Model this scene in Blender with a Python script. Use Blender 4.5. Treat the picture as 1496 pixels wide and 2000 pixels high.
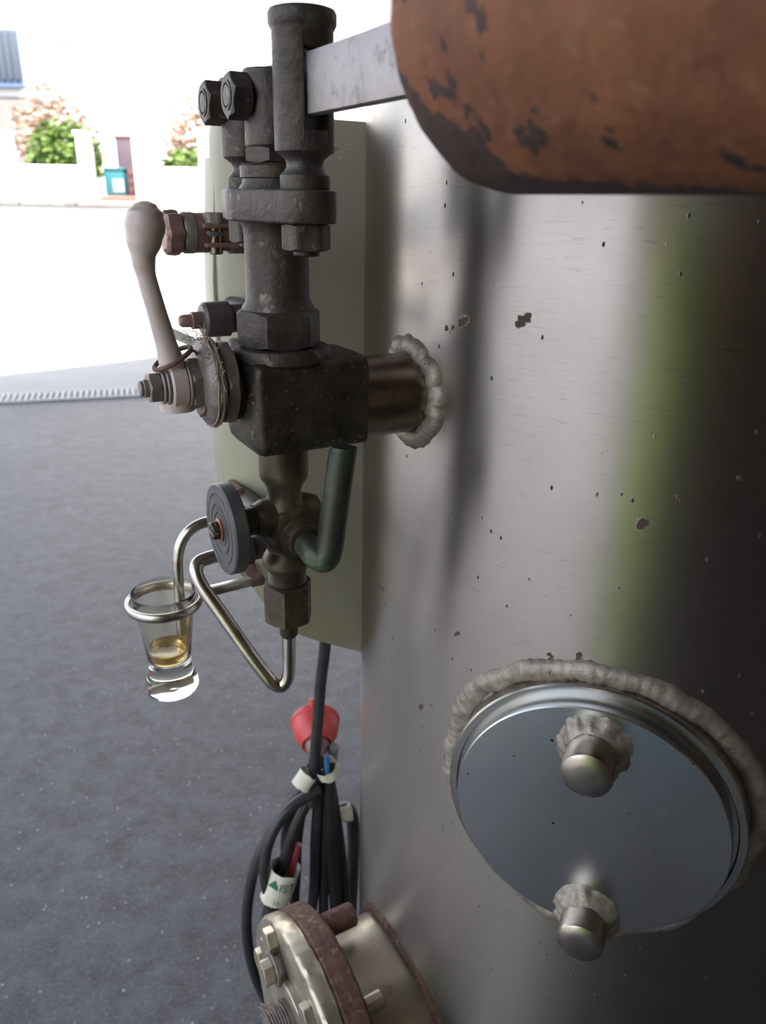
import bpy, bmesh, math, random
from math import sin, cos, pi, radians, sqrt, hypot, atan2
from mathutils import Vector, Matrix, noise

for o in list(bpy.data.objects): bpy.data.objects.remove(o, do_unlink=True)
scene = bpy.context.scene
COL = scene.collection

# ------------------------------------------------------------------ camera
CAM = Vector((0.0, 0.0, 1.2))
cd = bpy.data.cameras.new('camera'); cam = bpy.data.objects.new('camera', cd); COL.objects.link(cam)
cd.sensor_fit = 'VERTICAL'; cd.sensor_height = 32.0; cd.lens = 32.0*1500.0/2000.0
cd.clip_start = 0.01; cd.clip_end = 200
p_, r_ = radians(22.0), radians(1.1)
fw = Vector((0, cos(p_), -sin(p_))); up0 = Vector((0, sin(p_), cos(p_))); rt0 = Vector((1, 0, 0))
rt = rt0*cos(r_) + up0*sin(r_); up = -rt0*sin(r_) + up0*cos(r_)
M = Matrix((rt, up, -fw)).transposed().to_4x4(); M.translation = CAM
cam.matrix_world = M
cd.dof.use_dof = True; cd.dof.focus_distance = 0.44; cd.dof.aperture_fstop = cd.lens/2.5
scene.camera = cam

# ------------------------------------------------------------------ light, sky, exposure
E_ = Vector((0.77, 0.64, 0)).normalized()          # along the eaves of the shed
O_ = Vector((-E_.y, E_.x, 0))                      # out of the shed
SUN_DIR = (O_*1.65 + E_*0.7 + Vector((0, 0, -3.4))).normalized()
sd = bpy.data.lights.new('sun', 'SUN'); sd.energy = 14.0; sd.angle = radians(0.6); sd.color = (1.0, 0.95, 0.87)
sun = bpy.data.objects.new('sun', sd); COL.objects.link(sun)
sun.rotation_euler = SUN_DIR.to_track_quat('-Z', 'Y').to_euler()
w = bpy.data.worlds.new('world'); scene.world = w; w.use_nodes = True
nt = w.node_tree; bg = nt.nodes['Background']
sky = nt.nodes.new('ShaderNodeTexSky'); sky.sky_type = 'NISHITA'; sky.sun_disc = False
sky.sun_elevation = math.asin(-SUN_DIR.z); sky.sun_rotation = atan2(-SUN_DIR.x, -SUN_DIR.y)
sky.air_density = 1.0; sky.dust_density = 2.0; sky.altitude = 200
hz = nt.nodes.new('ShaderNodeHueSaturation'); hz.inputs['Saturation'].default_value = 0.45   # hazy summer sky
nt.links.new(sky.outputs[0], hz.inputs['Color']); nt.links.new(hz.outputs[0], bg.inputs[0]); bg.inputs[1].default_value = 0.36
vs = scene.view_settings
vs.view_transform = 'Standard'; vs.look = 'None'; vs.exposure = 0.9; vs.gamma = 1.0; vs.use_curve_mapping = False

# ------------------------------------------------------------------ local frame at the welded stub
# u: straight out of the tank, v: along the tank's side towards the viewer, w: up
RT = 0.25
S0 = Vector((0.015826, 0.493055, 1.085621))
NV = Vector((-cos(radians(30)), -0.5, 0)); TV = Vector((0.5, -cos(radians(30)), 0)); ZV = Vector((0, 0, 1))
TA = S0 - NV*RT
ROT = radians(210)
def L(u, v, w): return S0 + NV*u + TV*v + ZV*w
def on_tank(v): return sqrt(RT*RT - v*v) - RT

# ------------------------------------------------------------------ materials
def new_mat(name):
    m = bpy.data.materials.new(name); m.use_nodes = True
    return m, m.node_tree.nodes, m.node_tree.links, m.node_tree.nodes['Principled BSDF']
def lk(links, a, b): links.new(a, b)
def mixrgb(N, links, fac, a, b):
    n = N.new('ShaderNodeMix'); n.data_type = 'RGBA'
    if isinstance(fac, (int, float)): n.inputs[0].default_value = fac
    else: links.new(fac, n.inputs[0])
    for s, i in ((a, 6), (b, 7)):
        if isinstance(s, tuple): n.inputs[i].default_value = (*s, 1)
        else: links.new(s, n.inputs[i])
    return n.outputs[2]
def ramp(N, links, src, p0, p1, c0=(0, 0, 0), c1=(1, 1, 1)):
    n = N.new('ShaderNodeValToRGB'); links.new(src, n.inputs[0])
    n.color_ramp.elements[0].position = p0; n.color_ramp.elements[1].position = p1
    n.color_ramp.elements[0].color = (*c0, 1); n.color_ramp.elements[1].color = (*c1, 1)
    return n.outputs[0]
def tex(N, links, scale, detail=4, rough=0.6, kind='noise', mapping=None, dist=0.0, coords='Object'):
    tc = N.new('ShaderNodeTexCoord'); out = tc.outputs[coords]
    if mapping:
        mp = N.new('ShaderNodeMapping'); mp.inputs['Scale'].default_value = mapping; links.new(out, mp.inputs[0]); out = mp.outputs[0]
    if kind == 'noise':
        n = N.new('ShaderNodeTexNoise'); n.inputs['Detail'].default_value = detail; n.inputs['Roughness'].default_value = rough
        n.inputs['Distortion'].default_value = dist
    else:
        n = N.new('ShaderNodeTexVoronoi')
    n.inputs['Scale'].default_value = scale
    links.new(out, n.inputs['Vector'])
    return n
def bump(N, links, b, height, strength=0.3, dist=0.001, normal=None):
    n = N.new('ShaderNodeBump'); n.inputs['Strength'].default_value = strength; n.inputs['Distance'].default_value = dist
    links.new(height, n.inputs['Height'])
    if normal: links.new(normal, n.inputs['Normal'])
    links.new(n.outputs[0], b.inputs['Normal'])
    return n.outputs[0]
def worn(name, c1, c2, metal=0.0, rough=0.5, scale=60, c3=None, s3=25, t3=(0.55, 0.68), bstr=0.25, bdist=0.0006, rvar=0.12, p=(0.35, 0.65), speck=None, pits=False):
    m, N, K, b = new_mat(name)
    n = tex(N, K, scale, 6)
    col = mixrgb(N, K, ramp(N, K, n.outputs[0], *p), c1, c2)
    if c3:
        n3 = tex(N, K, s3, 5, 0.65)
        col = mixrgb(N, K, ramp(N, K, n3.outputs[0], *t3), col, c3)
    if speck:
        ns = tex(N, K, speck[1], 2, 0.5)
        col = mixrgb(N, K, ramp(N, K, ns.outputs[0], speck[2], speck[2]+0.05), col, speck[0])
    if pits:
        vo = tex(N, K, 150, kind='voronoi'); sp = N.new('ShaderNodeSeparateColor'); K.new(vo.outputs['Color'], sp.inputs[0])
        mm = N.new('ShaderNodeMath'); mm.operation = 'MULTIPLY'
        K.new(ramp(N, K, sp.outputs[0], 0.93, 0.95), mm.inputs[0]); K.new(ramp(N, K, vo.outputs['Distance'], 0.12, 0.18, (1, 1, 1), (0, 0, 0)), mm.inputs[1])
        col = mixrgb(N, K, mm.outputs[0], col, (0.06, 0.05, 0.04))
    K.new(col, b.inputs['Base Color'])
    b.inputs['Metallic'].default_value = metal
    mr = N.new('ShaderNodeMapRange'); K.new(n.outputs[0], mr.inputs[0])
    mr.inputs[3].default_value = rough-rvar; mr.inputs[4].default_value = rough+rvar
    K.new(mr.outputs[0], b.inputs['Roughness'])
    nb = tex(N, K, scale*4, 5, 0.6)
    bump(N, K, b, nb.outputs[0], bstr, bdist)
    return m
def plain(name, c, metal=0.0, rough=0.5):
    m, N, K, b = new_mat(name)
    n = tex(N, K, 40, 4)
    K.new(mixrgb(N, K, ramp(N, K, n.outputs[0], 0.3, 0.7), tuple(x*0.9 for x in c), tuple(min(1, x*1.08) for x in c)), b.inputs['Base Color'])
    b.inputs['Metallic'].default_value = metal; b.inputs['Roughness'].default_value = rough
    return m

def tank_material():
    m, N, K, b = new_mat('brushed stainless steel')
    geo = N.new('ShaderNodeTexCoord')
    # rust spots with shapes of their own
    nd = tex(N, K, 260, 3, 0.6)
    off = N.new('ShaderNodeVectorMath'); off.operation = 'MULTIPLY_ADD'
    K.new(nd.outputs['Color'], off.inputs[0]); off.inputs[1].default_value = (0.006, 0.006, 0.006); K.new(geo.outputs['Object'], off.inputs[2])
    sub = N.new('ShaderNodeVectorMath'); sub.operation = 'SUBTRACT'; K.new(off.outputs[0], sub.inputs[0]); sub.inputs[1].default_value = (0.003, 0.003, 0.003)
    acc = None
    spots = TANK_SPOTS
    for (pt, r) in spots:
        d = N.new('ShaderNodeVectorMath'); d.operation = 'DISTANCE'; K.new(sub.outputs[0], d.inputs[0]); d.inputs[1].default_value = pt
        q = N.new('ShaderNodeMath'); q.operation = 'DIVIDE'; K.new(d.outputs['Value'], q.inputs[0]); q.inputs[1].default_value = r
        if acc is None: acc = q.outputs[0]
        else:
            mn = N.new('ShaderNodeMath'); mn.operation = 'MINIMUM'; K.new(acc, mn.inputs[0]); K.new(q.outputs[0], mn.inputs[1]); acc = mn.outputs[0]
    spotmask = ramp(N, K, acc, 0.75, 1.0, (1, 1, 1), (0, 0, 0))
    # small pits
    pit = tex(N, K, 175, kind='voronoi', mapping=(1, 1, 0.55))
    pn = tex(N, K, 9, 3)
    pth = N.new('ShaderNodeMath'); pth.operation = 'MULTIPLY'; K.new(pit.outputs['Color'], pth.inputs[0]); pth.inputs[1].default_value = 1.0
    sep = N.new('ShaderNodeSeparateColor'); K.new(pit.outputs['Color'], sep.inputs[0])
    big = ramp(N, K, sep.outputs[0], 0.87, 0.89)
    small = ramp(N, K, pit.outputs['Distance'], 0.10, 0.16, (1, 1, 1), (0, 0, 0))
    pm = N.new('ShaderNodeMath'); pm.operation = 'MULTIPLY'; K.new(big, pm.inputs[0]); K.new(small, pm.inputs[1])
    # cloudiness of the metal
    cl = tex(N, K, 14, 6, 0.65)
    base = mixrgb(N, K, ramp(N, K, cl.outputs[0], 0.3, 0.75), (0.415, 0.372, 0.345), (0.36, 0.322, 0.297))
    sx = tex(N, K, 1.0, 3, 0.6, mapping=(70, 70, 700), dist=0.4)
    base = mixrgb(N, K, ramp(N, K, sx.outputs[0], 0.60, 0.70, (0, 0, 0), (0.5, 0.5, 0.5)), base, (0.26, 0.24, 0.225))
    base = mixrgb(N, K, pm.outputs[0], base, (0.05, 0.04, 0.035))
    base = mixrgb(N, K, spotmask, base, (0.075, 0.045, 0.028))
    K.new(base, b.inputs['Base Color'])
    im = N.new('ShaderNodeMath'); im.operation = 'MAXIMUM'; K.new(spotmask, im.inputs[0]); K.new(pm.outputs[0], im.inputs[1])
    met = N.new('ShaderNodeMath'); met.operation = 'SUBTRACT'; met.inputs[0].default_value = 1.0; K.new(im.outputs[0], met.inputs[1])
    K.new(met.outputs[0], b.inputs['Metallic'])
    mr = N.new('ShaderNodeMapRange'); K.new(cl.outputs[0], mr.inputs[0]); mr.inputs[3].default_value = 0.30; mr.inputs[4].default_value = 0.39
    ra = N.new('ShaderNodeMath'); ra.operation = 'MULTIPLY_ADD'; K.new(im.outputs[0], ra.inputs[0]); ra.inputs[1].default_value = 0.5; K.new(mr.outputs[0], ra.inputs[2])
    K.new(ra.outputs[0], b.inputs['Roughness'])
    b.inputs['Anisotropic'].default_value = 0.78; b.inputs['Anisotropic Rotation'].default_value = 0.25
    tg = N.new('ShaderNodeTangent'); tg.direction_type = 'RADIAL'; tg.axis = 'Z'
    K.new(tg.outputs[0], b.inputs['Tangent'])
    # fine horizontal brush lines and random scratches
    br = tex(N, K, 1.0, 3, 0.5, mapping=(14, 14, 900))
    sc = tex(N, K, 1.0, 2, 0.5, mapping=(120, 60, 420), dist=1.0)
    b1 = bump(N, K, b, br.outputs[0], 0.05, 0.0006)
    scm = ramp(N, K, sc.outputs[0], 0.70, 0.74)
    b2 = bump(N, K, b, scm, 0.12, 0.0005, b1)
    bump(N, K, b, im.outputs[0], 0.25, 0.0008, b2)
    return m

TANK_SPOTS = []
def spot(px, py, pz, r): TANK_SPOTS.append(((px-TA.x, py-TA.y, pz), r))

def concrete(name, c1, c2, scale, rough=0.85, bd=0.004):
    m, N, K, b = new_mat(name)
    n = tex(N, K, scale, 8, 0.65)
    K.new(mixrgb(N, K, ramp(N, K, n.outputs[0], 0.3, 0.7), c1, c2), b.inputs['Base Color'])
    b.inputs['Roughness'].default_value = rough
    nb = tex(N, K, scale*8, 6, 0.6); bump(N, K, b, nb.outputs[0], 0.4, bd)
    return m

def asphalt_material():
    m, N, K, b = new_mat('asphalt')
    big = tex(N, K, 2.2, 6, 0.6); fine = tex(N, K, 160, 4, 0.7); mid = tex(N, K, 15, 8, 0.75)
    vor = tex(N, K, 120, kind='voronoi')
    base = mixrgb(N, K, ramp(N, K, big.outputs[0], 0.35, 0.65), (0.066, 0.069, 0.082), (0.102, 0.105, 0.120))
    base = mixrgb(N, K, ramp(N, K, mid.outputs[0], 0.36, 0.58, (0.9, 0.9, 0.9), (0, 0, 0)), base, (0.030, 0.030, 0.034))
    base = mixrgb(N, K, ramp(N, K, fine.outputs[0], 0.56, 0.68), base, (0.18, 0.18, 0.185))
    s = N.new('ShaderNodeSeparateColor'); K.new(vor.outputs['Color'], s.inputs[0])
    st = ramp(N, K, s.outputs[0], 0.965, 0.975)
    sm = N.new('ShaderNodeMath'); sm.operation = 'MULTIPLY'; K.new(st, sm.inputs[0])
    K.new(ramp(N, K, vor.outputs['Distance'], 0.2, 0.3, (1, 1, 1), (0, 0, 0)), sm.inputs[1])
    base = mixrgb(N, K, sm.outputs[0], base, (0.42, 0.41, 0.39))
    K.new(base, b.inputs['Base Color'])
    b.inputs['Roughness'].default_value = 0.43
    b1 = bump(N, K, b, mid.outputs[0], 0.7, 0.012)
    bump(N, K, b, fine.outputs[0], 0.5, 0.004, b1)
    return m

MT = {}
def rust_material():
    """orange rust with dark burnt stains; two broad stains run along the casting's rim"""
    m, N, K, b = new_mat('rusted cast iron')
    n = tex(N, K, 26, 7, 0.65); f = tex(N, K, 140, 5, 0.7); d = tex(N, K, 75, 3, 0.55)
    col = mixrgb(N, K, ramp(N, K, n.outputs[0], 0.30, 0.68), (0.115, 0.034, 0.016), (0.235, 0.083, 0.032))
    col = mixrgb(N, K, ramp(N, K, f.outputs[0], 0.55, 0.75), col, (0.24, 0.115, 0.060))
    col = mixrgb(N, K, ramp(N, K, d.outputs[0], 0.63, 0.69), col, (0.028, 0.017, 0.015))
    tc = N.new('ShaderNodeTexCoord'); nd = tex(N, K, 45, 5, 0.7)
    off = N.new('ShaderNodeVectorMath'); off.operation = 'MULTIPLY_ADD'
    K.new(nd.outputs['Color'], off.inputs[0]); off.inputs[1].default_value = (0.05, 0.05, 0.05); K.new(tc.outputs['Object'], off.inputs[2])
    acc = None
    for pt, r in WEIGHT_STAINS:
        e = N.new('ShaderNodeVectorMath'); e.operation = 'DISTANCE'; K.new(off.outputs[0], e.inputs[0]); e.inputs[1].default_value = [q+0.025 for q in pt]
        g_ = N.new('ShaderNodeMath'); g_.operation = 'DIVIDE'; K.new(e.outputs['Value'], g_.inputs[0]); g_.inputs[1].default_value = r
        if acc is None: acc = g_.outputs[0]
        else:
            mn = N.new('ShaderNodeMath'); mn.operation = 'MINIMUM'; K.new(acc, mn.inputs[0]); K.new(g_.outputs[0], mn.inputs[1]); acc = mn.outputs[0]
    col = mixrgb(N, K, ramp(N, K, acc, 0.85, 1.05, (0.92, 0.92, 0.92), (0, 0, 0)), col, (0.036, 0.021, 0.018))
    K.new(col, b.inputs['Base Color']); b.inputs['Roughness'].default_value = 0.78
    b1 = bump(N, K, b, n.outputs[0], 0.5, 0.003); bump(N, K, b, f.outputs[0], 0.6, 0.001, b1)
    return m
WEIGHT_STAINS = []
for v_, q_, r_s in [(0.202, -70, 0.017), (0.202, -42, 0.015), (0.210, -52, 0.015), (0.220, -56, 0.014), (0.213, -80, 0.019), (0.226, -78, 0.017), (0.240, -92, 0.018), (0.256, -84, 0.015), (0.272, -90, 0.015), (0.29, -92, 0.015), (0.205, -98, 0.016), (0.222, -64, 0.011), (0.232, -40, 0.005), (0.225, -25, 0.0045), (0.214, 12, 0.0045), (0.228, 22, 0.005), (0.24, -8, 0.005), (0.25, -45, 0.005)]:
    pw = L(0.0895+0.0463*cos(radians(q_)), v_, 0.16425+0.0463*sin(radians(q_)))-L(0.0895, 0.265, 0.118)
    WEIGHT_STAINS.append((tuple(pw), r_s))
MT['bronze'] = worn('dark bronze', (0.036, 0.028, 0.023), (0.082, 0.064, 0.054), 0.45, 0.5, 60, (0.19, 0.165, 0.145), 110, (0.60, 0.72), 0.6, 0.0012)
MT['bronze_green'] = worn('bronze with verdigris', (0.036, 0.028, 0.024), (0.080, 0.064, 0.055), 0.4, 0.5, 60, (0.085, 0.105, 0.088), 38, (0.53, 0.66), 0.6, 0.0012)
MT['block'] = worn('pitted cast brass', (0.030, 0.025, 0.018), (0.066, 0.055, 0.040), 0.45, 0.42, 70, (0.20, 0.165, 0.10), 330, (0.60, 0.68), 0.55, 0.0008, speck=((0.45, 0.36, 0.19), 32, 0.735))
MT['brass'] = worn('dull brass', (0.058, 0.046, 0.031), (0.105, 0.085, 0.058), 0.55, 0.42, 55, (0.21, 0.165, 0.10), 40, (0.58, 0.75), 0.3)
MT['hub_steel'] = worn('dusty steel', (0.17, 0.14, 0.125), (0.26, 0.22, 0.20), 0.45, 0.5, 70, (0.12, 0.07, 0.05), 60, (0.6, 0.72), 0.35)
MT['pink_paint'] = worn('dusty pinkish grey paint', (0.44, 0.345, 0.325), (0.56, 0.455, 0.43), 0.05, 0.42, 50, (0.17, 0.115, 0.10), 75, (0.63, 0.70), 0.25)
MT['cream'] = worn('cream enamel', (0.27, 0.252, 0.178), (0.305, 0.287, 0.205), 0.0, 0.38, 12, (0.185, 0.17, 0.115), 18, (0.62, 0.8), 0.08, 0.0004, speck=((0.13, 0.075, 0.05), 38, 0.745))
MT['lever_steel'] = worn('bare steel bar', (0.27, 0.24, 0.24), (0.35, 0.315, 0.315), 0.6, 0.5, 40, (0.17, 0.15, 0.15), 110, (0.52, 0.70), 0.4)
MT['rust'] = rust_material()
MT['rust_dark'] = worn('dark rusty steel', (0.075, 0.036, 0.027), (0.17, 0.088, 0.066), 0.1, 0.75, 90, (0.27, 0.185, 0.15), 150, (0.56, 0.70), 0.6, 0.001)
MT['weld'] = worn('weld metal', (0.24, 0.20, 0.165), (0.40, 0.35, 0.30), 0.55, 0.5, 120, (0.12, 0.085, 0.06), 160, (0.62, 0.70), 0.5, 0.0008)
MT['stub'] = worn('heat tinted stainless', (0.20, 0.155, 0.12), (0.27, 0.215, 0.17), 1.0, 0.27, 12, (0.12, 0.08, 0.055), 26, (0.6, 0.8), 0.05, 0.0002, 0.05)
MT['plate'] = worn('smooth stainless plate', (0.50, 0.51, 0.52), (0.56, 0.57, 0.575), 1.0, 0.28, 9, None, 20, (0.6, 0.7), 0.03, 0.0002, 0.03, pits=True)
MT['collar'] = worn('stainless collar', (0.44, 0.42, 0.39), (0.54, 0.52, 0.48), 1.0, 0.25, 18, (0.24, 0.17, 0.11), 30, (0.64, 0.76), 0.06, 0.0002, 0.05)
MT['stud'] = worn('weathered stainless stud', (0.42, 0.36, 0.30), (0.52, 0.46, 0.40), 1.0, 0.30, 40, (0.24, 0.14, 0.09), 48, (0.58, 0.75), 0.15, 0.0003, 0.08)
MT['tube'] = worn('stainless tube', (0.46, 0.42, 0.38), (0.56, 0.52, 0.48), 1.0, 0.26, 60, (0.36, 0.25, 0.19), 50, (0.6, 0.75), 0.08, 0.0002, 0.06)
MT['cover'] = worn('stained steel cover', (0.42, 0.37, 0.29), (0.56, 0.50, 0.40), 0.8, 0.38, 30, (0.34, 0.27, 0.19), 70, (0.6, 0.7), 0.35, 0.0008)
MT['wheel'] = worn('hard black plastic', (0.055, 0.055, 0.055), (0.09, 0.088, 0.085), 0.0, 0.45, 60, (0.14, 0.135, 0.125), 110, (0.64, 0.74), 0.2)
MT['handle'] = worn('dark handle with verdigris', (0.032, 0.036, 0.025), (0.055, 0.062, 0.042), 0.3, 0.42, 40, (0.12, 0.20, 0.095), 36, (0.56, 0.68), 0.35)
MT['copper'] = worn('copper washer', (0.42, 0.16, 0.09), (0.52, 0.22, 0.13), 0.7, 0.4, 80)
MT['redrust'] = worn('red stained fitting', (0.16, 0.085, 0.07), (0.26, 0.165, 0.14), 0.35, 0.45, 60, (0.32, 0.25, 0.20), 45, (0.6, 0.72), 0.25)
MT['blackfit'] = worn('blackened fitting', (0.055, 0.042, 0.04), (0.095, 0.075, 0.07), 0.3, 0.45, 60)
MT['hemp'] = worn('hemp packing', (0.26, 0.20, 0.145), (0.42, 0.34, 0.26), 0.0, 0.9, 220)
MT['rubber'] = worn('black rubber', (0.016, 0.016, 0.018), (0.028, 0.028, 0.03), 0.0, 0.45, 60, (0.05, 0.05, 0.05), 90, (0.66, 0.75), 0.1)
MT['red_rubber'] = worn('red plastic', (0.50, 0.045, 0.045), (0.60, 0.08, 0.075), 0.0, 0.42, 30)
MT['redwire'] = plain('red wire', (0.22, 0.03, 0.04), 0, 0.5)
MT['bluewire'] = plain('blue wire', (0.04, 0.14, 0.30), 0, 0.45)
MT['greycable'] = plain('grey cable', (0.22, 0.22, 0.22), 0, 0.5)
MT['tape'] = worn('cream tape', (0.55, 0.53, 0.40), (0.66, 0.64, 0.52), 0.0, 0.5, 70, (0.62, 0.65, 0.66), 60, (0.55, 0.7))
MT['green_ink'] = plain('green ink', (0.02, 0.14, 0.085), 0, 0.6)
MT['grey_ink'] = plain('grey ink', (0.13, 0.12, 0.10), 0, 0.6)
MT['white_bar'] = plain('white painted bar', (0.80, 0.79, 0.77), 0, 0.35)
MT['lint'] = plain('pale lint', (0.75, 0.73, 0.68), 0, 0.8)
MT['asphalt'] = asphalt_material()
MT['drain'] = worn('galvanised grating', (0.36, 0.35, 0.34), (0.46, 0.45, 0.44), 0.2, 0.5, 30)
MT['drain_dark'] = plain('drain channel', (0.05, 0.05, 0.05), 0, 0.9)
MT['wall_white'] = concrete('white render', (0.76, 0.75, 0.73), (0.84, 0.83, 0.81), 3)
MT['wall_grey'] = concrete('grey render', (0.13, 0.12, 0.115), (0.17, 0.16, 0.15), 3)
MT['kerb'] = concrete('worn kerb', (0.15, 0.125, 0.105), (0.32, 0.29, 0.26), 5)
MT['shutter'] = plain('blue grey shutter', (0.045, 0.055, 0.075), 0, 0.6)
MT['shutter_frame'] = plain('blue frame', (0.06, 0.09, 0.15), 0, 0.5)
MT['leaf'] = worn('green leaves', (0.055, 0.115, 0.012), (0.13, 0.19, 0.03), 0, 0.6, 6, (0.025, 0.065, 0.008), 4, (0.45, 0.6))
MT['leaf_dry'] = worn('pinkish dry leaves', (0.30, 0.19, 0.14), (0.42, 0.31, 0.24), 0, 0.7, 5)
MT['stemwood'] = plain('twig bark', (0.16, 0.11, 0.08), 0, 0.8)
MT['teal'] = plain('teal plastic', (0.015, 0.10, 0.125), 0, 0.45)
MT['pale_label'] = plain('pale sticker', (0.24, 0.29, 0.27), 0, 0.5)
MT['maroon'] = plain('maroon plastic', (0.075, 0.032, 0.030), 0, 0.5)
MT['plum'] = plain('plum board', (0.065, 0.045, 0.058), 0, 0.6)
MT['step'] = plain('red step', (0.28, 0.13, 0.10), 0, 0.7)
MT['roof'] = concrete('dark timber soffit', (0.10, 0.075, 0.055), (0.15, 0.115, 0.085), 4)
MT['shedwall'] = concrete('brown shed wall', (0.20, 0.15, 0.115), (0.27, 0.21, 0.165), 3)
MT['skin'] = plain('skin', (0.62, 0.36, 0.28), 0, 0.5)
MT['shirt'] = plain('lime green cotton', (0.58, 0.90, 0.10), 0, 0.85)
MT['jeans'] = plain('blue denim', (0.10, 0.20, 0.32), 0, 0.85)
MT['shoe'] = plain('dark shoe', (0.05, 0.045, 0.04), 0, 0.6)
MT['hair'] = plain('brown hair', (0.05, 0.03, 0.02), 0, 0.6)
MT['phone'] = plain('black phone', (0.02, 0.02, 0.022), 0, 0.2)
MT['eye'] = plain('eye', (0.6, 0.6, 0.6), 0, 0.3)

def glass_material(name, col, rough=0.02):
    m, N, K, b = new_mat(name)
    b.inputs['Base Color'].default_value = (*col, 1); b.inputs['Roughness'].default_value = rough
    b.inputs['Transmission Weight'].default_value = 1.0; b.inputs['IOR'].default_value = 1.47
    n = tex(N, K, 50, 4); bump(N, K, b, n.outputs[0], 0.06, 0.0006)
    return m
MT['glass'] = glass_material('clear glass', (0.98, 0.965, 0.90), 0.06)
def residue_material():
    m, N, K, b = new_mat('amber residue')
    n = tex(N, K, 90, 5); 
    b.inputs['Base Color'].default_value = (0.95, 0.72, 0.32, 1)
    b.inputs['Transmission Weight'].default_value = 0.85; b.inputs['IOR'].default_value = 1.38; b.inputs['Roughness'].default_value = 0.12
    bump(N, K, b, n.outputs[0], 0.3, 0.001)
    return m
MT['residue'] = residue_material()

# ------------------------------------------------------------------ mesh helpers
def frame_of(d):
    d = Vector(d).normalized()
    a = Vector((0, 0, 1)) if abs(d.z) < 0.9 else Vector((1, 0, 0))
    x = a.cross(d).normalized(); y = d.cross(x)
    return x, y, d

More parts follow.
